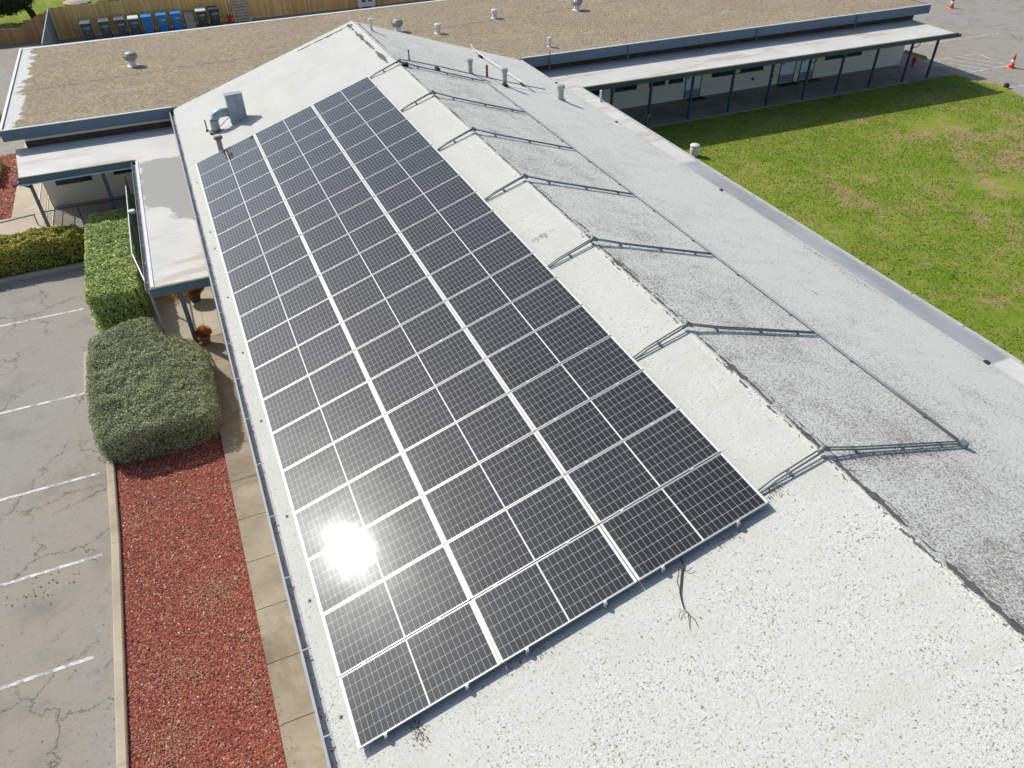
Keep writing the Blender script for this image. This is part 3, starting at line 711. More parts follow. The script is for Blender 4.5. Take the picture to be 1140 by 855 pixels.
flue('flue_pipe', 'stout grey flue with wide cap by the right eave', 12.68, -.14, .52, .13, 'flue')
flue('vent_pipe', 'thin dark pipe standing just past the ridge', 7.53, 1.09, .34, .028, 'brown', 'plain')
flue('vent_pipe', 'slim white capped pipe at the far end of the ridge', 7.33, 5.11, .42, .07, 'flueW')
t = flue('flue_pipe', 'grey flue with a rusty red ring touching the farthest left panel', .86, .20, .55, .10, 'flue', 'band')
MB().lathe([(.136, .44), (.142, .45), (.142, .49), (.136, .50)], (.86, .20, zroof(.86)), 14).build('rusty_ring', 'rust', t)
GZ = -.15
flue('turbine_vent', 'silver turbine vent alone on the gravel roof near the bins', -1.37, 12.55, .56, .17, 'flueW', 'turbine', 'turbine vents on the gravel roof', GZ, 'flue')
flue('turbine_vent', 'weathered turbine vent behind the far ridge end', 10.5, 12.87, .56, .17, 'flueW', 'turbine', 'turbine vents on the gravel roof', GZ, 'flue')
flue('turbine_vent', 'turbine vent at the top edge above the walkway roof', 20.12, 12.86, .56, .17, 'flueW', 'turbine', 'turbine vents on the gravel roof', GZ, 'flue')
flue('roof_vent', 'white hooded vent right of the weathered turbine', 12.13, 11.73, .44, .13, 'flueW', 'hood', 'white vents on the gravel roof', GZ)
flue('roof_vent', 'white hooded vent in the middle of the gravel roof', 15.65, 13.2, .42, .13, 'flueW', 'hood', 'white vents on the gravel roof', GZ)
flue('roof_vent', 'slim white vent by the slate blue fascia corner', 15.89, 7.38, .42, .08, 'flueW', 'hood', 'white vents on the gravel roof', GZ)
flue('vent_pipe', 'small white capped pipe on the edge of the right canopy', 14.86, .75, .42, .05, 'flueW', 'plain', None, -.43)
# bent duct with flat sheet-metal hood
t = thing('bent_duct', 'teal painted elbow duct feeding a tall flat metal hood', 'duct', (1.5, 2.1, zroof(1.5)))
hb = MB(); zb = zroof(1.72)-.10
T_ = Matrix.Translation((1.72, 2.08, zb)) @ Matrix.Rotation(math.radians(6), 4, 'Z')
hb.bev(-.27, .27, -.13, .13, 0, .98, .012, T_); hb.build('hood', 'duct', t)
hc = MB(); hc.box(-.28, .28, -.14, .14, .97, .99, T_); hc.build('hood_cap', 'duct', t)
pts = []; x0_ = .93; zt = zroof(.93)
pts = [(x0_, 2.08, zt-.05), (x0_, 2.08, zt+.22)]
for a_ in (15, 30, 45, 60, 75, 90):
    a_r = math.radians(a_); pts.append((x0_+.28*(1-math.cos(a_r)), 2.08, zt+.30+.28*math.sin(a_r)))
pts.append((1.46, 2.08, zt+.58))
MB().tube(pts, .14, 14).build('elbow', 'duct', t, True)
ri = MB()
for p_, q_ in ((pts[1], pts[2]), (pts[4], pts[5]), (pts[7], pts[8])):
    ri.tube([p_, tuple(Vector(p_)+(Vector(q_)-Vector(p_)).normalized()*.03)], .150, 14)
ri.build('seam_ring', 'duct', t)
MB().tube([(1.05, 2.12, zt+.1), (1.47, 2.05, zt+.45)], .012, 6).build('brace_rod', 'galv', t)
MB().lathe([(.23, -.06), (.23, .02), (.17, .05)], (x0_, 2.08, zt), 14).build('base_flashing', 'tar', t)
t = thing('vent_stub', 'thin dark stub pipe left of the teal duct', 'pipe', (.66, 2.55, zroof(.66)))
MB().tube([(.66, 2.5, zroof(.66)-.02), (.66, 2.5, zroof(.66)+.38)], .022, 8).build('pipe', 'brown', t)
MB().lathe([(.06, -.03), (.05, .03), (.03, .05)], (.66, 2.5, zroof(.66)), 8).build('collar', 'rubber', t)
# fallen twig at the near end of the array
tw = thing('fallen_twig', 'thin forked dead twig lying on the roof below the array', 'twig', (4.3, -20.3, zroof(4.3)))
def rp(x, y, h=.015): return (x, y, zroof(x)+h)
a = MB(); pts = [(4.52, -19.93), (4.50, -20.03), (4.455, -20.08), (4.36, -20.20), (4.26, -20.32), (4.225, -20.42), (4.19, -20.53), (4.19, -20.62), (4.14, -20.72), (4.10, -20.80)]
a.tube([rp(x, y, .02+.01*math.sin(i*2)) for i, (x, y) in enumerate(pts)], [.009]*6+[.007, .006, .004, .002], 6)
a.tube([rp(4.45, -20.02, .03), rp(4.30, -20.19, .05), rp(4.27, -20.33, .02)], .006, 6)
a.tube([rp(4.46, -20.08), rp(4.50, -20.14, .04), rp(4.56, -20.13, .05)], .005, 6)
a.tube([rp(4.19, -20.56), rp(4.12, -20.55, .04), rp(4.07, -20.60, .03)], .004, 6)
a.tube([rp(4.19, -20.62), rp(4.22, -20.70), rp(4.20, -20.82)], .003, 6)
a.build('branch', 'bark', tw)
# litter caught along the conduits and under the array edge
V = []; n = 0
lit = MB()
def litter(cx, cy, sx, sy, n):
    for _ in range(n):
        x = random.gauss(cx, sx); y = random.gauss(cy, sy); s_ = random.uniform(.005, .017); a_ = random.uniform(0, 6.3); z = zroof(x)+.006+random.random()*.012
        c_, d_ = math.cos(a_)*s_, math.sin(a_)*s_
        lit.add([(x-c_, y-d_, z), (x+d_*.5, y-c_*.5, z+.006), (x+c_, y+d_, z), (x-d_*.5, y+c_*.5, z+.004)], [(0, 1, 2, 3)])
litter(8.3, -19.82, .75, .05, 420); litter(8.9, -16.5, .6, .05, 160); litter(8.2, -13.2, .7, .05, 100); litter(6.05, -19.78, .08, .07, 90)
litter(.75, -20.10, .05, .10, 130); litter(2.2, -20.02, .25, .06, 90); litter(5.2, -20.03, .15, .04, 50); litter(6.25, -12.1, .10, .05, 45)
litter(5.1, -13.9, .06, .05, 40); litter(6.2, -12.05, .12, .03, 40); litter(11.6, -14.6, .02, .08, 18); litter(12.2, -17.0, .04, .05, 14); litter(7.6, -6.2, .06, .05, 22); litter(13.86, -12.5, .05, 1.6, 260); litter(13.86, -17.5, .04, .6, 60); litter(5.4, -17.9, .05, .05, 25)
for _ in range(160):
    litter(random.uniform(.1, 12.5), random.uniform(-23, -20.3), .015, .02, 1)
for _ in range(200):
    litter(random.uniform(7, 13.5), random.uniform(-21, 0), .02, .03, 1)
tag(lit.build('leaf_litter', 'debris'), 'brown leaf crumbs caught along conduits and the array edge', 'litter', None, 'stuff')

# ------------------------------------------------------------------ rear wing (gravel roof)
RW = lambda x: 6.22 - max(0, x-14)*.022                 # front edge of the wing
rw = thing('rear_wing', 'long flat building with tan gravel roof and slate blue fascia', 'building', (14, 12, G))
FX0, FX1, YB = -5.93, 37.0, 17.45
def yb(x): return 17.45 + max(0, x-0)*.03
gr = MB()
pts = [(FX0, 6.22), (-.0, 6.225), (14, 6.215), (FX1, RW(FX1)), (FX1, yb(FX1)), (FX0, yb(FX0))]
gr.prism(pts, GZ-.12, GZ)
go = gr.build('roof', 'groof'); go.parent = rw; go.matrix_parent_inverse = Matrix.Translation((-14, -12, -G))
def fasc(mb, x0, x1, zt0, zt1, th=.05, dy=0):
    ya, yb_ = RW(x0)+dy, RW(x1)+dy
    mb.add([(x0, ya-th, zt0), (x1, yb_-th, zt0), (x1, yb_-th, zt1), (x0, ya-th, zt1), (x0, ya-.003, zt0), (x1, yb_-.003, zt0), (x1, yb_-.003, zt1), (x0, ya-.003, zt1)],
           [(0, 1, 2, 3), (7, 6, 5, 4), (3, 2, 6, 7), (4, 5, 1, 0), (0, 3, 7, 4), (1, 5, 6, 2)])
fs = MB(); fasc(fs, FX0-.05, XE0-.02, -.50, GZ+.03); fs.box(FX0-.05, FX0-.003, 6.22, yb(FX0), -.50, GZ+.03); fs.build('fascia', 'blue', rw)
fs = MB(); fasc(fs, XE1+.1, FX1+.05, -.53, GZ+.03); fs.box(FX1+.003, FX1+.05, RW(FX1), yb(FX1), -.50, GZ+.03); fs.build('fascia', 'blue', rw)
tr = MB(); fasc(tr, FX0-.055, XE0-.02, GZ+.032, GZ+.055, .09, .02); fasc(tr, XE1+.1, FX1+.055, GZ+.032, GZ+.055, .09, .02)
tr.box(FX0-.06, FX0+.03, 6.30, yb(FX0), GZ+.032, GZ+.055)
tr.add([(FX0, yb(FX0)-.12, GZ+.01), (FX1, yb(FX1)-.12, GZ+.01), (FX1, yb(FX1)+.04, GZ+.03), (FX0, yb(FX0)+.04, GZ+.03)], [(0, 1, 2, 3)])
tr.build('drip_edge', 'white', rw)
wv = .38
ww = MB()
def wallquad(mb, x0, x1, z0, z1, off=0.0, th=.0):
    y0, y1 = RW(x0)+wv-off, RW(x1)+wv-off
    y0b, y1b = y0+th, y1+th
    mb.add([(x0, y0, z0), (x1, y1, z0), (x1, y1, z1), (x0, y0, z1), (x0, y0b, z0), (x1, y1b, z0), (x1, y1b, z1), (x0, y0b, z1)],
           [(0, 1, 2, 3), (7, 6, 5, 4), (3, 2, 6, 7), (4, 5, 1, 0), (0, 3, 7, 4), (1, 5, 6, 2)])
wallquad(ww, 13.5, 36.55, G, GZ-.13, 0, .2)
ww.box(36.35, 36.55, RW(36.5)+wv+.21, 17, G, GZ-.13)
ww.box(-5.35, .44, 6.30, 6.5, G, GZ-.13); ww.box(-5.35, -5.15, 6.51, 17, G, GZ-.13); ww.box(-5.14, 36.34, 16.8, 17, G, GZ-.13)
ww.build('wall', 'cream', rw)
fl_ = MB(); wallquad(fl_, 14.2, 36.5, -.86, -.62, .025, .02); fl_.build('recess_shade', 'soil', rw)  # dark strip standing in for the shaded wall below the fascia
MB().box(-5.36, -.45, 6.275, 6.295, -.85, -.62).build('recess_shade', 'soil', rw)  # same painted shade on the left side
def window(x0, x1, z0=-2.32, z1=-1.86, left=False):
    f_ = MB(); ofs = .03
    def q(mb, a, b, c, d, off, th):
        if left: mb.box(a, b, 6.30-off, 6.30-off+th, c, d)
        else: wallquad(mb, a, b, c, d, off, th)
    b_ = .035
    q(f_, x0, x1, z0, z0+b_, ofs, .028); q(f_, x0, x1, z1-b_, z1, ofs, .028); q(f_, x0, x0+b_, z0+b_, z1-b_, ofs, .028); q(f_, x1-b_, x1, z0+b_, z1-b_, ofs, .028)
    nb = 2
    for k in range(1, nb+1):
        xm = x0+(x1-x0)*k/(nb+1); q(f_, xm-.015, xm+.015, z0+b_, z1-b_, ofs, .028)
    fo = f_.build('window', 'frame', rw)
    g_ = MB(); q(g_, x0+b_+.001, x1-b_-.001, z0+b_+.001, z1-b_-.001, .012, .008); g_.build('pane', 'glass', fo)
for x0, x1 in ((17.1, 18.3), (18.9, 20.1), (20.75, 21.65), (21.85, 22.65), (24.3, 25.65), (25.95, 27.35), (31.2, 32.35), (32.6, 33.6)): window(x0, x1)
window(-4.95, -3.72, -2.36, -2.0, True); window(-2.95, -1.5, -2.3, -1.95, True)
def door(x0, x1):
    f_ = MB(); wallquad(f_, x0-.05, x0, G+.1, -1.05, .03, .028); wallquad(f_, x1, x1+.05, G+.1, -1.05, .03, .028); wallquad(f_, x0, x1, -1.10, -1.05, .03, .028)
    fo = f_.build('door', 'frame', rw)
    d_ = MB(); wallquad(d_, x0+.002, x1-.002, G+.12, -1.102, .02, .018); d_.build('door_leaf', 'door', fo)
    k_ = MB(); wallquad(k_, x0+.01, x1-.01, G+.14, G+.52, .028, .006); k_.build('kick_plate', 'kick', fo)
    h_ = MB(); wallquad(h_, x0+.08, x0+.13, -2.2, -1.98, .06, .038); h_.build('handle', 'frame', fo)
door(22.85, 23.68); door(28.47, 29.34); door(29.74, 30.56)
for x in (15.3, 19.2, 26.2, 32.2):
    y = RW(x)-.085; MB().tube([(x, y, GZ+.22 if x < 16 else GZ+.02), (x, y, -.80)], .025, 8).build('downpipe', 'blue', rw)
for x in (26.8, 28.0):
    y = RW(x)+wv-.05; MB().box(x-.05, x+.05, y-.02, y+.048, -2.75, -2.62).build('outlet_box', 'frame', rw)
def mat_(x): 
    t = thing('door_mat', {0: 'black door mat below the pale door nearest the wing middle', 1: 'dark mat at the middle pale door of the three', 2: 'dark mat at the right-hand pale door'}[x[2]], 'mat', (x[0], RW(x[0])+.05, G+.1), 'mats under the porch doors')
    y = RW(x[0]); MB().bev(x[0], x[1], y-.12, y+.32, G+.101, G+.118, .008).build('mat', 'rubber', t)
for m_ in ((22.9, 23.9, 0), (28.3, 29.5, 1), (29.75, 30.9, 2)): mat_(m_)

# ------------------------------------------------------------------ covered walkways
cr = thing('covered_walkway', 'long white-roofed walkway along the rear wing, facing the lawn', 'walkway', (25, 4.5, G))
ZC = -.80
def RF(x): return RW(x) - 2.62 - max(0, x-15.3)*.006
pts = [(14.02, RW(14)+.375), (14.02, 2.9), (14.95, 2.9), (14.98, RF(15.0)), (36.1, RF(36.1)), (36.4, RW(36.4)+.375)]
s_ = MB(); n = len(pts)
zt = [-.85, -.80, -.80, -.80, -.80, -.85]
s_.add([(p[0], p[1], z) for p, z in zip(pts, zt)] + [(p[0], p[1], z-.07) for p, z in zip(pts, zt)], [(0, 1, 2, 3, 4, 5), (11, 10, 9, 8, 7, 6)] + [(i, i+6, (i+1) % 6+6, (i+1) % 6) for i in range(6)])
o = s_.build('roof', 'mem'); o.parent = cr; o.matrix_parent_inverse = Matrix.Translation((-25, -4.5, -G))
fa = MB()
def strip(mb, x0, x1, yo, z0, z1, th):
    ya, yb_ = RF(x0)+yo, RF(x1)+yo
    mb.add([(x0, ya, z0), (x1, yb_, z0), (x1, yb_, z1), (x0, ya, z1), (x0, ya+th, z0), (x1, yb_+th, z0), (x1, yb_+th, z1), (x0, ya+th, z1)],
           [(0, 1, 2, 3), (7, 6, 5, 4), (3, 2, 6, 7), (4, 5, 1, 0), (0, 3, 7, 4), (1, 5, 6, 2)])
strip(fa, 15.36, 36.2, -.055, -1.0, ZC-.035, .05); fa.box(36.13, 36.2, RF(36)+0.0, 6.0, -1.0, -.86)
fa.build('fascia', 'bluedark', cr)
fg = MB(); strip(fg, 15.34, 36.25, -.075, ZC-.032, ZC+.012, .10); fg.build('roof_edge', 'green', cr)
bm_ = MB(); strip(bm_, 15.4, 36.1, .62, -1.12, -.90, .09); bm_.build('beam', 'bluedark', cr)
sp = MB(); strip(sp, 36.2, 36.42, -.1, -.98, -.86, .1); sp.build('spout', 'bluedark', cr)
for i, x in enumerate([17.4, 19.35, 21.5, 23.69, 25.85, 28.0, 30.09, 32.17, 34.34, 36.0]):
    y = RF(x)+.66
    if x > 30: y = RF(x)+.75
    a = MB().bev(x-.05, x+.05, y-.05, y+.05, G+.1, -.95, .006); a.build('post', 'bluedark', cr)
br = MB()
for x in (17.4, 23.69, 28.0, 34.34):
    y = RF(x)+.66; br.tube([(x, y, -1.45), (x+.3, y, -1.42), (x+.5, y, -1.12)], .02, 6)
br.build('bracket_arm', 'bluedark', cr)

cc = thing('eave_canopy', 'narrow flat canopy with grey middle along the right eave', 'canopy', (14.7, -12, G))
s_ = MB().box(14.02, 14.90, YN+1, 2.895, -.50, -.43)
o = s_.build('roof', 'memR'); o.parent = cc; o.matrix_parent_inverse = Matrix.Translation((-14.7, 12, -G))
rm = MB(); rm.box(14.902, 14.97, YN+1, 2.85, -.62, -.39); rm.build('rim', 'rim', cc)
for yy in np.arange(-19, 2, 1.5): MB().box(14.897, 14.975, yy, yy+.025, -.391, -.384).build('rim_clip', 'galv', cc)
for yy in (-32, -27, -22, -17, -12, -7, -2.5): MB().bev(14.78, 14.88, yy, yy+.1, G, -.50, .006).build('post', 'bluedark', cc)

cl = thing('covered_walkway', 'white-roofed walkway stub at the far left with a slate blue beam', 'walkway', (-3, 4.7, G))
s_ = MB(); pts = [(-5.45, 3.36), (-1.86, 3.36), (-1.86, 3.0), (-.42, 3.0), (-.42, 6.29), (-5.75, 6.29)]
zt = [-.80, -.80, -.80, -.80, -.84, -.84]
s_.add([(p[0], p[1], z) for p, z in zip(pts, zt)] + [(p[0], p[1], z-.07) for p, z in zip(pts, zt)], [(0, 1, 2, 3, 4, 5), (11, 10, 9, 8, 7, 6)] + [(i, i+6, (i+1) % 6+6, (i+1) % 6) for i in range(6)])
o = s_.build('roof', 'mem'); o.parent = cl; o.matrix_parent_inverse = Matrix.Translation((3, -4.7, -G))
fa = MB().box(-5.5, -1.98, 3.30, 3.35, -1.0, -.815); fa.build('fascia', 'blue', cl)
MB().box(-5.5, -1.98, 3.285, 3.355, -.812, -.785).build('roof_edge', 'green', cl)
MB().box(-5.5, -1.98, 3.22, 3.298, -1.03, -1.002).build('gutter_lip', 'white', cl)
MB().box(-5.4, -1.98, 3.62, 3.70, -1.18, -.90).build('beam', 'blue', cl)
MB().bev(-5.36, -5.26, 3.85, 3.95, G+.1, -1.0, .006).build('post', 'blue', cl)
MB().bev(-3.12, -3.0, 3.85, 3.95, G+.1, -1.0, .006).build('post', 'blue', cl)
e_ = MB().tube([(-5.5, 3.3, -.95), (-5.62, 3.25, -1.0), (-5.66, 3.2, -.98)], .04, 8); e_.tube([(-5.45, 3.4, -1.05), (-5.3, 3.6, -1.25), (-5.3, 3.8, -1.3)], .035, 8); e_.build('gutter_elbow', 'bluedark', cl)

ca = thing('entrance_canopy', 'flat white canopy with grey stain reaching out beside the left gutter', 'canopy', (-1.1, -1.5, G))
s_ = MB().box(-1.86, -.42, -5.90, 2.99, -.82, -.75); o = s_.build('roof', 'memL'); o.parent = ca; o.matrix_parent_inverse = Matrix.Translation((1.1, 1.5, -G))
MB().box(-1.90, -.42, -5.97, -5.905, -1.0, -.765).build('fascia', 'blue', ca)
MB().box(-1.92, -.42, -5.985, -5.90, -.762, -.738).build('roof_edge', 'green', ca)
gg = MB(); gg.box(-1.99, -1.975, -5.9, 3.1, -.90, -.78); gg.box(-1.975, -1.865, -5.9, 3.1, -.90, -.885); gg.box(-2.0, -1.975, -5.9, 3.1, -.80, -.78)
for yy in np.arange(-5.5, 3, 1.1): gg.box(-1.975, -1.865, yy, yy+.02, -.80, -.79)
gg.build('gutter', 'gutter', ca)
MB().box(-1.855, -1.78, -5.9, 3.0, -.749, -.728).build('rim', 'white', ca)
MB().bev(-1.34, -1.22, -5.19, -5.07, G+.1, -.83, .006).build('post', 'blue', ca)
MB().bev(-1.34, -1.22, .6, .72, G+.1, -.83, .006).build('post', 'blue', ca)
MB().box(-1.33, -1.23, -5.8, 2.8, -.98, -.83).build('beam', 'bluedark', ca)

# ------------------------------------------------------------------ chain link and screens
def chain(mb, a, b, z0, z1, pitch=.09, wv_=.006):
    a = Vector(a); b = Vector(b); L = (b-a).length; d = (b-a)/L; H = z1-z0
    nrm = Vector((-d.y, d.x, 0))*.002
    def seg(u0, w0, u1, w1):
        p = a+d*u0; q = a+d*u1; t_ = wv_
        mb.add([(p.x, p.y, z0+w0-t_), (q.x, q.y, z0+w1-t_), (q.x, q.y, z0+w1+t_), (p.x, p.y, z0+w0+t_)], [(0, 1, 2, 3)])
    u = -H
    while u < L:
        for s in (1, -1):
            u0, u1 = u, u+H; w0, w1 = (0, H) if s > 0 else (H, 0)
            if u0 < 0: f = -u0/H; w0 = w0+(w1-w0)*f; u0 = 0
            if u1 > L: f = (L-u0)/(u1-u0); w1 = w0+(w1-w0)*f; u1 = L
            if u1 > u0: seg(u0, w0, u1, w1)
        u += pitch
t = thing('screened_fence', 'chain-link fence with teal windscreen beside the clipped green hedge', 'fence', (-2.37, 0, G))
wm = MB(); wm.box(-2.375, -2.365, -1.2, 3.45, G+.12, -1.45); wm.build('windscreen', 'teal', t)
wm = MB(); chain(wm, (-2.35, -2.4, 0), (-2.35, 3.45, 0), G+.05, -1.42, .14, .004); chain(wm, (-2.35, -2.4, 0), (-2.02, -4.85, 0), G+.05, -1.42, .11, .005); wm.build('chain_link', 'wire', t)
rl = MB().tube([(-2.37, 3.45, -1.4), (-2.37, -2.4, -1.4), (-2.02, -4.85, -1.4)], .022, 8); rl.tube([(-2.37, -2.4, G+.3), (-2.02, -4.85, G+.3)], .018, 8); rl.build('top_rail', 'wire', t)
for x, y in ((-2.37, 3.45), (-2.37, .45), (-2.37, -2.4), (-2.02, -4.85)):
    MB().tube([(x, y, G), (x, y, -1.36)], .03, 8).build('fence_post', 'wire', t)
MB().lathe([(.11, 0), (.12, .05), (.10, .09), (.02, .10)], (-2.26, .55, -1.45), 12).build('lamp_cap', 'white', t)
t = thing('chain_link_gate', 'chain-link gate closing the left end of the shaded walkway', 'gate', (-5.3, 5.0, G))
wm = MB(); chain(wm, (-5.31, 4.0, 0), (-5.31, 6.2, 0), G+.15, -2.0, .13, .006); wm.build('chain_link', 'wire', t)
fr = MB(); fr.tube([(-5.31, 4.0, G+.12), (-5.31, 4.0, -2.0), (-5.31, 6.2, -2.0), (-5.31, 6.2, G+.12), (-5.31, 4.0, G+.12)], .022, 8); fr.tube([(-5.31, 4.0, -2.65), (-5.31, 6.2, -2.65)], .018, 8); fr.build('gate_frame', 'wire', t)
MB().box(-5.36, -5.29, 3.95, 4.05, -2.75, -2.6).build('latch', 'olive', t)
t = thing('chain_link_fence', 'low chain-link fence in front of the shaded walkway behind the hedges', 'fence', (-4, 3.7, G))
wm = MB(); chain(wm, (-5.25, 3.8, 0), (-2.45, 3.8, 0), G+.1, -2.25, .13, .005); wm.build('chain_link', 'wire', t)
MB().tube([(-5.25, 3.8, -2.25), (-2.45, 3.8, -2.25)], .02, 8).build('top_rail', 'bluedark', t)
for x in (-4.2, -2.45): MB().tube([(x, 3.8, G+.1), (x, 3.8, -2.25)], .022, 8).build('fence_post', 'bluedark', t)
t = thing('handrail', 'thin dark handrail crossing the pale paving at the far left', 'railing', (-7, 5.9, G+.1))
MB().tube([(-9.5, 4.2, G+.5), (-5.75, 4.95, G+.5)], .022, 8).build('top_rail', 'frame', t)
for x in (-9.5, -7.7, -5.8):
    y = 4.2+(x+9.5)*.2; MB().tube([(x, y, G+.1), (x, y, G+.5)], .02, 8).build('railing_post', 'frame', t)
t = thing('picket_railing', 'short pale picket railing between the canopy and the left gutter', 'railing', (-.7, -2.2, G+.1))
a = MB(); a.tube([(-1.0, -1.7, G+1.05), (.3, -2.3, G+1.05)], .022, 8); a.tube([(-1.0, -1.7, G+.2), (.3, -2.3, G+.2)], .018, 8); a.build('rail', 'flue', t)
a = MB()
for k in range(12): f = k/11; a.tube([(-1+1.3*f, -1.7-.6*f, G+.1), (-1+1.3*f, -1.7-.6*f, G+1.05)], .010, 6)
a.build('picket', 'flue', t)

# ------------------------------------------------------------------ wooden fence and what stands by it
YFZ = 32.55
def fence_seg(name, lab, x0, x1, ztop0, ztop1, mat, cat='fence', curve=False):
    t = thing(name, lab, cat, ((x0+x1)/2, YFZ, G)); a = MB(); x = x0; k = 0; rr_ = random.Random(5)
    b_ = MB()
    while x < x1:
        f = (x-x0)/(x1-x0); f2 = f*f*(3-2*f) if curve else f
        zt_ = ztop0+(ztop1-ztop0)*f2+rr_.uniform(-.025, .025); dy = rr_.uniform(0, .02); w_ = .135
        a.add([(x, YFZ-dy, G), (x+w_, YFZ-dy, G), (x+w_, YFZ-dy, zt_-.04), (x+w_-.03, YFZ-dy, zt_), (x+.03, YFZ-dy, zt_), (x, YFZ-dy, zt_-.04),
               (x, YFZ+.03, G), (x+w_, YFZ+.03, G), (x+w_, YFZ+.03, zt_-.04), (x+w_-.03, YFZ+.03, zt_), (x+.03, YFZ+.03, zt_), (x, YFZ+.03, zt_-.04)],
              [(0, 1, 2, 3, 4, 5), (11, 10, 9, 8, 7, 6)] + [(i, i+6, (i+1) % 6+6, (i+1) % 6) for i in range(6)])
        x += .145
    a.build('board_panel', mat, t)
    for z in (.25, .8): b_.box(x0, x1, YFZ+.031, YFZ+.075, G+z, G+z+.09)
    b_.build('rail', mat, t)
fence_seg('wooden_fence', 'tall tan wooden fence behind the row of bins', -5.9, 30, -1.42, -1.42, 'fence')
fence_seg('wooden_fence', 'lower reddish wooden fence left of the grey screen, rising to it', -8.2, -5.92, -2.42, -1.58, 'fenceD', 'fence', True)
fence_seg('wooden_fence', 'lowest end of the wooden fence at the left picture edge', -16, -8.21, -2.46, -2.42, 'fenceD')
t = thing('screen_panel', 'grey-green mesh screen fence jutting out between bins and aged fence', 'fence', (-5.95, 28, G))
wm = MB().box(-5.83, -5.81, 24, 32.4, G+.05, -1.5); wm.build('windscreen', 'mesh', t)
a = MB()
for yy in (24, 28.2, 32.4): a.tube([(-5.82, yy, G), (-5.82, yy, -1.42)], .035, 8)
a.build('fence_post', 'wire', t)
MB().tube([(-5.82, 24, -1.45), (-5.82, 32.4, -1.45)], .025, 8).build('top_rail', 'wire', t)

def bin_(x, y, mat, lidmat, lab, marks=0, open_=False, first=None):
    t = thing('wheelie_bin', lab, 'bin', (x, y, G), 'bins along the wooden fence')
    b = MB(); w0, w1, d0, d1 = .235, .30, .24, .33; h = 1.0
    vs = []
    for z, w_, d_ in ((0.06, w0, d0), (h*.85, w1*.97, d1*.97), (h*.86, w1, d1), (h, w1+.02, d1+.02)):
        vs += [(x-w_, y-d_, G+z), (x+w_, y-d_, G+z), (x+w_, y+d_, G+z), (x-w_, y+d_, G+z)]
    fs_ = [(3, 2, 1, 0), (12, 13, 14, 15)]
    for r_ in (0, 4, 8):
        for i in range(4): fs_.append((r_+i, r_+(i+1) % 4, r_+4+(i+1) % 4, r_+4+i))
    b.add(vs, fs_); b.build('body', mat, t)
    l = MB(); l.add([(x-.33, y-.37, G+h+.002), (x+.33, y-.37, G+h+.002), (x+.33, y+.36, G+h+.002), (x-.33, y+.36, G+h+.002),
                     (x-.31, y-.33, G+h+.05), (x+.31, y-.33, G+h+.05), (x+.29, y+.34, G+h+.10), (x-.29, y+.34, G+h+.10)],
                    [(3, 2, 1, 0), (4, 5, 6, 7), (0, 1, 5, 4), (1, 2, 6, 5), (2, 3, 7, 6), (3, 0, 4, 7)]); l.build('lid', lidmat, t)
    for sx in (-1, 1): MB().tube([(x+sx*.20, y+.30, G+.12), (x+sx*.28, y+.30, G+.12)], .12, 10).build('wheel', 'rubber', t)
    MB().tube([(x-.24, y+.40, G+h-.02), (x+.24, y+.40, G+h-.02)], .018, 6).build('handle', mat, t)
    if marks:
        m_ = MB(); rr_ = random.Random(marks); x0 = x-.21
        glyph = {'1': [((.5, 0), (.5, 1))], '5': [((.9, 1), (.1, 1)), ((.1, 1), (.1, .55)), ((.1, .55), (.9, .5)), ((.9, .5), (.85, .05)), ((.85, .05), (.1, 0))],
                 '-': [((.1, .5), (.9, .5))], 'M': [((0, 0), (.1, 1)), ((.1, 1), (.5, .4)), ((.5, .4), (.9, 1)), ((.9, 1), (1, 0))],
                 '9': [((.8, .55), (.2, .6)), ((.2, .6), (.2, .95)), ((.2, .95), (.8, 1)), ((.8, 1), (.75, 0))], '7': [((.1, 1), (.9, 1)), ((.9, 1), (.4, 0))]}
        for ch in '15M9':
            for (a0, b0), (a1, b1) in glyph[ch]:
                zz = lambda b: G+.70+.13*b; yy = lambda z_: y-(.24+.085*(z_-G-.06)/.79)-.012
                p = Vector((x0+.085*a0, yy(zz(b0)), zz(b0))); q = Vector((x0+.085*a1, yy(zz(b1)), zz(b1)))
                m_.tube([p, q], .010, 4)
            x0 += .112
        m_.tube([(x-.05, y-.31, G+.55), (x+.05, y-.31, G+.55)], .012, 4)
        m_.build('painted_number', 'white', t)
    return t
yb_ = 31.75
bins = [(-4.02, 'binG', 'binG', 'slate grey wheeled bin leftmost of the row, nearest the grey screen', 1),
        (-2.98, 'binG', 'binG', 'slate grey wheeled bin with painted number, second from the grey screen', 2),
        (-2.08, 'binG', 'binG', 'slate grey wheeled bin with grey lid, third from the grey screen', 3),
        (-1.28, 'binG', 'white', 'slate grey wheeled bin with white rimmed lid beside the blue bins', 4),
        (-.52, 'binB', 'binB', 'blue wheeled bin without a number, beside the white-lidded slate bin', 0),
        (.38, 'binB', 'binB', 'blue wheeled bin in the middle of the three blue ones', 6),
        (1.25, 'binB', 'binB', 'blue wheeled bin next to the leaning brown board', 7),
        (2.78, 'binD', 'white', 'dark green wheeled bin with a white lid', 8),
        (3.58, 'binD', 'binK', 'dark green wheeled bin with navy lid, rightmost of the row', 9)]
for x, m1, m2, lab, mk_ in bins:
    bin_(x, yb_-.15+ (x*.045), m1, m2, lab, mk_)
t = thing('leaning_board', 'brown weathered board leaning on the fence between blue and green bins', 'board', (2.0, 32.1, G))
T_ = Matrix.Translation((2.02, 31.75, G)) @ Matrix.Rotation(math.radians(-18), 4, 'X')
a = MB(); a.bev(-.28, .28, 0, .05, 0, .95, .01, T_); a.build('board', 'card', t)
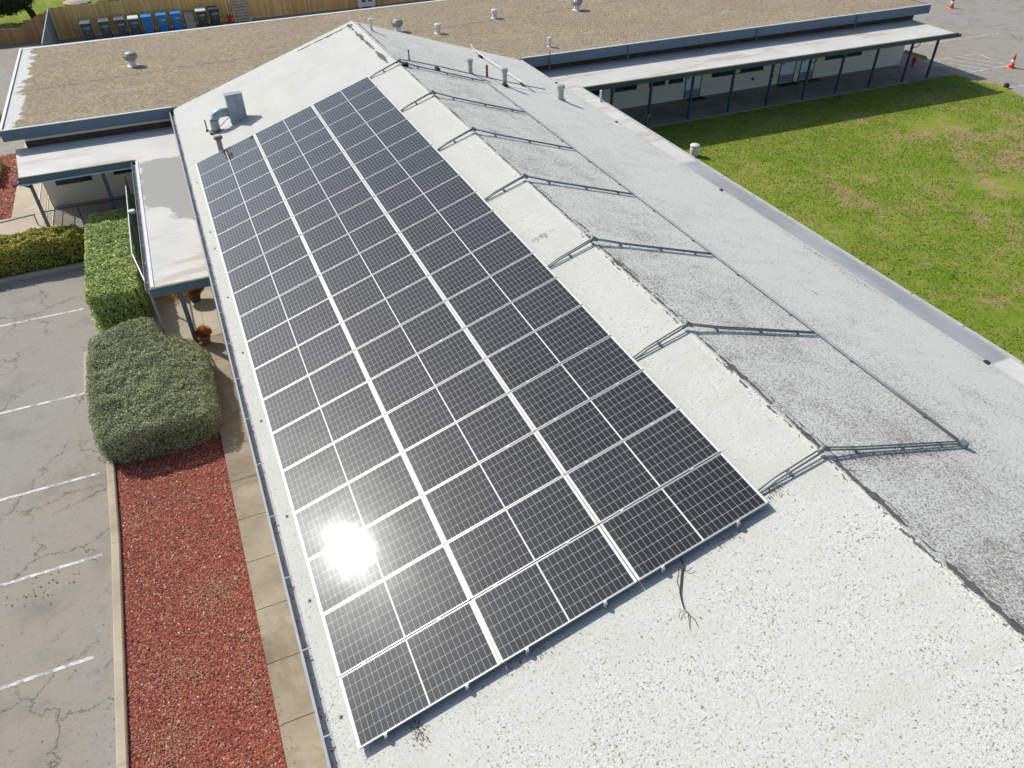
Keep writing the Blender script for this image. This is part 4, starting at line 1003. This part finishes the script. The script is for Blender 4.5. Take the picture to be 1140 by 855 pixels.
a = MB(); a.box(-.27, .27, -.02, -.002, .42, .46, T_); a.box(-.27, .27, -.02, -.002, .1, .15, T_); a.build('batten', 'pallet', t)
t = thing('wooden_pallet', 'grey wooden pallet leaning upright on the fence', 'pallet', (5.6, 32.2, G))
T_ = Matrix.Translation((5.35, 32.0, G)) @ Matrix.Rotation(math.radians(-16), 4, 'X')
a = MB()
for k in range(7): a.box(-.55, .55, -.02, 0, .03+k*.175, .13+k*.175, T_)
a.build('slat', 'pallet', t)
a = MB()
for k in (-.53, -.03, .45): a.box(k, k+.06, .002, .10, 0, 1.2, T_)
a.build('stringer', 'pallet', t)
t = thing('marker_post', 'thin pale post with a red base by the upright pallet', 'post', (4.5, 32.2, G))
MB().tube([(4.5, 32.2, G+.3), (4.42, 32.1, G+2.4)], .028, 8).build('pole', 'white', t)
MB().lathe([(.17, 0), (.17, .06), (.11, .1), (.13, .3), (.09, .42), (.03, .45)], (4.5, 32.1, G), 10).build('base', 'red', t)
MB().tube([(4.3, 32.1, G+.33), (4.7, 32.1, G+.33)], .06, 8).build('side_cap', 'red', t)
t = thing('white_cart', 'white box cart with dark openings at the foot of the fence', 'cart', (13.7, 32.2, G))
MB().bev(13.15, 14.35, 31.9, 32.4, G+.12, G+.85, .02).build('body', 'white', t)
for k in (13.4, 13.85): MB().box(k, k+.28, 31.88, 31.898, G+.42, G+.68).build('opening', 'frame', t)
for k in (13.25, 14.1): MB().box(k, k+.12, 31.95, 32.3, G, G+.12).build('foot', 'white', t)

# ------------------------------------------------------------------ cones and small objects by the right wing
def cone(x, y, lab):
    t = thing('traffic_cone', lab, 'cone', (x, y, G), 'orange traffic cones on the car park')
    z = G+.004
    MB().bev(x-.19, x+.19, y-.19, y+.19, z, z+.035, .03).build('base', 'cone', t)
    MB().lathe([(.145, .03), (.115, .22)], (x, y, z), 16).build('lower_cone', 'cone', t, True)
    MB().lathe([(.115, .22), (.085, .42)], (x, y, z), 16).build('reflective_band', 'white', t, True)
    MB().lathe([(.085, .42), (.035, .72), (.02, .725)], (x, y, z), 16).build('upper_cone', 'cone', t, True)
cone(41.75, 3.35, 'orange traffic cone with white band at the corner of the hatched aisle'); cone(49.6, 14.4, 'farther traffic cone at the top edge of the car park')
t = thing('wheel_stop', 'olive concrete wheel stop at the end of the right wing', 'wheel stop', (38.7, 7.1, G))
a = MB(); a.add([(38.72, 7.95, G+.005), (38.92, 8.0, G+.005), (39.0, 6.45, G+.005), (38.8, 6.4, G+.005), (38.76, 7.9, G+.14), (38.88, 7.94, G+.14), (38.96, 6.5, G+.14), (38.84, 6.46, G+.14)],
                [(4, 5, 6, 7), (0, 1, 5, 4), (1, 2, 6, 5), (2, 3, 7, 6), (3, 0, 4, 7)]); a.build('block', 'olive', t)
a = MB(); a.lathe([(.02, 0), (.02, .015)], (38.86, 7.6, G+.14), 6); a.lathe([(.02, 0), (.02, .015)], (38.91, 6.8, G+.14), 6); a.build('bolt', 'galv', t)
t = thing('fire_hydrant', 'red hydrant-shaped fitting by the end wall of the rear wing', 'hydrant', (36.95, 5.6, G))
MB().lathe([(.12, 0), (.12, .04), (.085, .06), (.09, .34), (.11, .36), (.10, .44), (.04, .50), (.02, .53)], (36.95, 5.6, G+.1), 12).build('body', 'red', t, True)
a = MB(); a.tube([(36.80, 5.6, G+.40), (37.10, 5.6, G+.40)], .045, 8); a.tube([(36.95, 5.44, G+.38), (36.95, 5.6, G+.38)], .05, 8); a.build('outlet', 'red', t)
t = thing('rock', 'small brown rock at the lawn corner by the car park', 'rock', (38.62, 1.1, G))
a = MB(); a.lathe([(.13, 0), (.15, .09), (.11, .18), (.04, .23)], (38.62, 1.1, G+.02), 7); a.build('stone', 'bark', t)
t = thing('white_drum', 'white lidded drum standing on the lawn just past the right canopy edge', 'drum', (19.3, .35, G))
MB().lathe([(.17, 0), (.18, .1), (.185, .30), (.18, .42)], (19.30, .35, G+.05), 16).build('body', 'white', t, True)
MB().lathe([(.20, .42), (.205, .46), (.19, .48), (.03, .49)], (19.30, .35, G+.05), 16).build('lid', 'white', t, True)
t = thing('garden_hose', 'green hose and blue nozzle on a tap under the porch', 'hose', (19.2, 3.6, G+.1))
MB().tube([(18.8, 4.2, G+.3), (19.0, 4.15, G+.42), (19.2, 4.1, G+.62), (19.25, 4.05, G+.7)], .02, 8).build('hose', 'greenhose', t, True)
MB().lathe([(.03, 0), (.07, .03), (.07, .1), (.03, .13)], (19.12, 4.1, G+.68), 10).build('nozzle', 'bluehose', t, True)
MB().tube([(19.3, 4.05, G+.1), (19.3, 4.05, G+.62), (19.42, 4.0, G+.55)], .022, 8).build('tap_pipe', 'white', t, True)

# ------------------------------------------------------------------ hedges and plants
def leaves(n, P_, N_, size, asp, name, mat, parent, spread=.7, upb=.0):
    d = N_ + rng.normal(0, spread, (n, 3)); d[:, 2] += upb; d /= np.linalg.norm(d, axis=1)[:, None]
    r = rng.normal(0, 1, (n, 3)); t1 = np.cross(d, r); t1 /= np.linalg.norm(t1, axis=1)[:, None]; t2 = np.cross(d, t1)
    s = size*rng.uniform(.6, 1.35, n)[:, None]
    a = P_ - t1*s; b = P_ + t2*s*asp + d*s*.15; c = P_ + t1*s; e = P_ - t2*s*asp + d*s*.15
    V = np.stack([a, b, c, e], 1).reshape(-1, 3) - np.array(parent.location)
    return npmesh(name, V, np.arange(4*n).reshape(-1, 4), mat, parent)
def inpoly(px, py, poly):
    ins = np.zeros(len(px), bool); n = len(poly)
    for i in range(n):
        x1_, y1_ = poly[i]; x2_, y2_ = poly[(i+1) % n]
        c_ = ((y1_ > py) != (y2_ > py)) & (px < (x2_-x1_)*(py-y1_)/(y2_-y1_+1e-12)+x1_); ins ^= c_
    return ins
def hedge(lab, poly, ztop, n, size, asp, mat, core, amp=.08, rnd=.18, spread=.7, cat='hedge', freq=2.2, name='hedge', top_tilt=0):
    poly = [Vector((a, b, 0)) for a, b in poly]; c = sum(poly, Vector())/len(poly)
    t = thing(name, lab, cat, (c.x, c.y, G))
    # resample the outline densely
    out = []
    for i in range(len(poly)):
        a, b = poly[i], poly[(i+1) % len(poly)]; k = max(1, int((b-a).length/.12))
        out += [a+(b-a)*j/k for j in range(k)]
    m = len(out); H = ztop-G; top = lambda x, y: ztop + amp*mnoise.noise(Vector((x*freq, y*freq, 1.7))) + amp*.6*mnoise.noise(Vector((x*freq*2.6, y*freq*2.6, 5.7)))
    # inner core
    core_mb = MB(); rings = []
    for f, ins in ((0, .12), (.5, .07), (.86, .10), (1.0, .34)):
        for p in out:
            d = (c-p).normalized(); q = p + d*ins; core_mb.v.append((q.x, q.y, G+(top(q.x, q.y)-G-.15)*f))
    for r_ in range(3):
        for i in range(m): core_mb.f.append((r_*m+i, r_*m+(i+1) % m, (r_+1)*m+(i+1) % m, (r_+1)*m+i))
    core_mb.v.append((c.x, c.y, top(c.x, c.y)-.14)); L = len(core_mb.v)-1
    for i in range(m): core_mb.f.append((3*m+i, 3*m+(i+1) % m, L))
    core_mb.build('branches', core, t)
    # leaves: top + sides by area
    xs = [p.x for p in poly]; ys = [p.y for p in poly]
    area = abs(sum(poly[i].x*poly[(i+1) % len(poly)].y-poly[(i+1) % len(poly)].x*poly[i].y for i in range(len(poly))))/2
    per = sum((poly[(i+1) % len(poly)]-poly[i]).length for i in range(len(poly)))
    nt = int(n*area/(area+per*H)); ns = n-nt
    X_ = rng.uniform(min(xs), max(xs), nt*3); Y_ = rng.uniform(min(ys), max(ys), nt*3)
    k = inpoly(X_, Y_, [(p.x, p.y) for p in poly]); X_, Y_ = X_[k][:nt], Y_[k][:nt]
    # distance to edge -> rounded shoulder
    O = np.array([(p.x, p.y) for p in out])
    D = np.concatenate([np.sqrt(((np.c_[X_[i:i+2000], Y_[i:i+2000]][:, None]-O[None])**2).sum(-1)).min(1) for i in range(0, len(X_), 2000)])
    sh = np.clip(1-D/rnd, 0, 1)**2*rnd*.6
    Zt = np.array([top(a, b) for a, b in zip(X_, Y_)])-sh - rng.exponential(.025, len(X_))
    P1 = np.c_[X_, Y_, Zt]; N1 = np.tile([0, 0, 1.], (len(X_), 1))
    idx = rng.integers(0, m, ns); p = O[idx] + rng.uniform(-.06, .06, (ns, 2)); cc_ = np.array([c.x, c.y])
    nx_ = p-cc_; 
    nxt = O[(idx+1) % m]-O[idx-1]; nrm = np.c_[nxt[:, 1], -nxt[:, 0]]; nrm /= np.linalg.norm(nrm, axis=1)[:, None]+1e-9
    sg = np.sign((nrm*nx_).sum(1)); nrm *= sg[:, None]
    f = rng.random(ns)**.85; zz = G + f*(ztop-G)*.98
    bul = .05*np.array([mnoise.noise(Vector((a*3, b*3, z_*3))) for (a, b), z_ in zip(p, zz)])
    rin = np.clip((f-.82)/.18, 0, 1)**2*rnd*.7
    p = p + nrm*(bul - rin - rng.exponential(.02, ns))[:, None]
    P2 = np.c_[p, zz]; N2 = np.c_[nrm, np.full(ns, .35)]
    PP = np.r_[P1, P2]; NN = np.r_[N1, N2]
    leaves(len(PP), PP, NN, size, asp, 'foliage', mat, t, spread)
    return t
hedge('big grey-green juniper block spilling over the kerb at the red gravel bed',
      [(-3.91, -4.91), (-3.32, -4.5), (-2.51, -4.3), (-2.27, -4.45), (-2.1, -5.32), (-1.89, -5.57), (-1.38, -5.93), (-1.04, -6.6), (-1.04, -7.62), (-1.08, -9.1), (-1.28, -9.41), (-2.05, -9.51), (-3.38, -9.46), (-3.74, -9.21), (-3.87, -8.23), (-3.94, -6.6)],
      -2.33, 75000, .030, .26, 'juniper', 'core1', .08, .24, .9, 'hedge', 2.4, 'juniper_hedge')
hedge('clipped bright green hedge block beside the teal screened fence',
      [(-3.84, 1.5), (-2.42, 1.35), (-2.42, -3.45), (-2.55, -3.6), (-3.72, -3.55), (-3.82, -3.3)],
      -1.92, 30000, .038, .55, 'hedgeg', 'core2', .06, .10, .7)
hedge('golden green hedge along the kerb at the left picture edge',
      [(-9.8, 1.35), (-4.5, 1.42), (-4.05, 1.5), (-3.98, 2.1), (-4.3, 2.5), (-5.3, 2.75), (-7, 2.6), (-9.8, 2.5)],
      -2.28, 30000, .036, .6, 'hedgey', 'core2', .16, .25, .75, 'hedge', 1.6)
hedge('small dark shrub in front of the porch gate between the two hedges', [(-3.85, 2.2), (-2.6, 2.0), (-2.55, 2.9), (-3.8, 3.0)], -2.2, 7000, .03, .55, 'hedgeg', 'core2', .10, .2, .8, 'shrub', 2, 'shrub')
hedge('low green shrub at the far left edge beside the gravel roof', [(-9.6, 16.4), (-8.2, 16.2), (-8.05, 18.6), (-9.4, 19)], -2.5, 5000, .05, .6, 'hedgey', 'core2', .15, .3, .8, 'shrub', 1.5, 'shrub')
hedge('narrow green shrub against the left end wall of the rear wing', [(-8.1, 9.8), (-7.5, 9.6), (-7.45, 11.8), (-8.0, 12)], -2.6, 3000, .045, .6, 'hedgeg', 'core2', .12, .25, .8, 'shrub', 1.5, 'shrub')
def planter(x, y, hpot, rpot, hg, rg, n, mpot, lab):
    t = thing('potted_grass', lab, 'plant', (x, y, G+.1), 'potted orange grasses at the entrance')
    MB().lathe([(rpot*.7, 0), (rpot, hpot*.8), (rpot*1.08, hpot*.82), (rpot*1.08, hpot), (rpot*.9, hpot*.98)], (x, y, G+.1), 16).build('pot', mpot, t, True)
    a = rng.uniform(0, 2*np.pi, n); el_ = rng.uniform(.15, 1.0, n); d = np.c_[np.cos(a)*el_*rg, np.sin(a)*el_*rg, hg*np.sqrt(1-.75*el_**2)*rng.uniform(.6, 1.1, n)]
    s = np.c_[-np.sin(a), np.cos(a), np.zeros(n)]*.008
    b0 = np.c_[np.cos(a)*rpot*.5*el_, np.sin(a)*rpot*.5*el_, np.full(n, hpot*.9)]
    V = np.stack([b0-s, b0+s, b0+d*.6+s*1.4, b0+d+np.c_[np.zeros(n), np.zeros(n), -.05*el_], b0+d*.6-s*1.4], 1).reshape(-1, 3)
    npmesh('foliage', V, np.arange(5*n).reshape(-1, 5), 'orange', t)
planter(-1.08, -2.75, .30, .20, .42, .30, 2600, 'potD', 'orange tufted grass in a dark pot under the canopy edge')
planter(-1.02, -5.25, .28, .15, .34, .18, 1800, 'pot', 'small upright orange grass in a clay pot by the canopy post')
t = thing('dry_bush', 'dry brown weedy clump behind the potted orange grass', 'plant', (-1.55, -2.3, G+.1))
n = 1500; PPn = rng.normal(0, 1, (n, 3))*np.array([.28, .22, .09])+np.array([-1.6, -2.2, G+.22]); leaves(n, PPn, np.tile([0, 0, 1.], (n, 1)), .04, .15, 'foliage', 'orange', t, 1.0)

# ------------------------------------------------------------------ trees beyond the fence
def tree(lab, x, y, tr, zlow, crown, n, lean=0):
    t = thing('tree', lab, 'tree', (x, y, G), 'trees beyond the wooden fence')
    a = MB(); a.tube([(x, y, G-.05), (x+lean*.3, y, G+.7), (x+lean, y, zlow+.6), (x+lean*1.3, y, zlow+2.5)], [tr*1.25, tr, tr*.85, tr*.4], 10)
    for k in range(6):
        a_ = k*1.05+.3; L = crown[3]*.75
        a.tube([(x+lean*.9, y, zlow+.2+.15*k), (x+lean+math.cos(a_)*L*.5, y+math.sin(a_)*L*.5, zlow+.8+.2*k), (x+lean+math.cos(a_)*L, y+math.sin(a_)*L, zlow+1.2+.3*k)], [tr*.4, tr*.25, tr*.1], 6)
    a.build('trunk', 'bark', t, True)
    cx, cy, cz, rx, rz = crown; nc = 46; C_ = []
    for k in range(nc):
        v = rng.normal(0, 1, 3); v /= np.linalg.norm(v); v *= rng.random()**.4; C_.append((cx+v[0]*rx*.8, cy+v[1]*rx*.8, cz+v[2]*rz*.8))
    C_ = np.array(C_); idx = rng.integers(0, nc, n); d = rng.normal(0, 1, (n, 3)); d /= np.linalg.norm(d, axis=1)[:, None]
    P_ = C_[idx]+d*rng.uniform(.35, .85, n)[:, None]*np.array([1, 1, .6])
    leaves(n, P_, d, .085, .5, 'crown', 'treel', t, .6, .3)
tree('dark spreading tree with a low crown at the top left corner', -7.25, 37.7, .22, -2.3, (-8.9, 37.6, -1.0, 3.7, 1.7), 34000, -.55)
tree('second dark tree farther right behind the tall fence', -3.6, 45.5, .2, -2.4, (-2.6, 46, -.3, 3.4, 1.9), 16000, .1)
tree('far bushy tree beyond the left lawn', -17, 52, .25, -1.6, (-17, 52, 1, 4, 3), 8000)
# pale garden shapes beyond the fence
t = thing('garden_stone', 'pale flat stone slab on the lawn beyond the fence', 'stone', (-5.1, 42.6, G))
MB().lathe([(.9, 0), (.95, .1), (.6, .22), (.1, .25)], (-4.9, 42.7, G+.03), 9).build('slab', 'kerb', t)
for (x, y, s, lab) in ((-8.6, 36.5, .55, 'low round green shrub under the dark tree at left'), (-6.5, 36.2, .4, 'small light green shrub just right of the dark tree trunk')):
    t = thing('shrub', lab, 'shrub', (x, y, G)); n = 1800
    v = rng.normal(0, 1, (n, 3)); v /= np.linalg.norm(v, axis=1)[:, None]; v[:, 2] = np.abs(v[:, 2])
    leaves(n, v*np.array([s*1.5, s, s*.7])*rng.uniform(.7, 1, n)[:, None]+np.array([x, y, G]), v, .05, .5, 'foliage', 'hedgeg', t, .6)
# fallen leaves on the car park
lf = MB()
for k in range(70):
    x = random.uniform(-6.5, -3.75) if k > 45 else random.gauss(-5.1, .35); y = random.uniform(-18, -5) if k > 45 else random.gauss(-12.6, .25); s_ = random.uniform(.012, .03); a_ = random.random()*6.3
    lf.add([(x-s_, y, G+.008), (x, y-s_*.6, G+.02), (x+s_*math.cos(a_), y+s_*math.sin(a_), G+.010), (x, y+s_*.6, G+.016)], [(0, 1, 2, 3)])
tag(lf.build('fallen_leaves', 'debris'), 'scattered brown leaves on the asphalt by the kerb', 'litter', None, 'stuff')
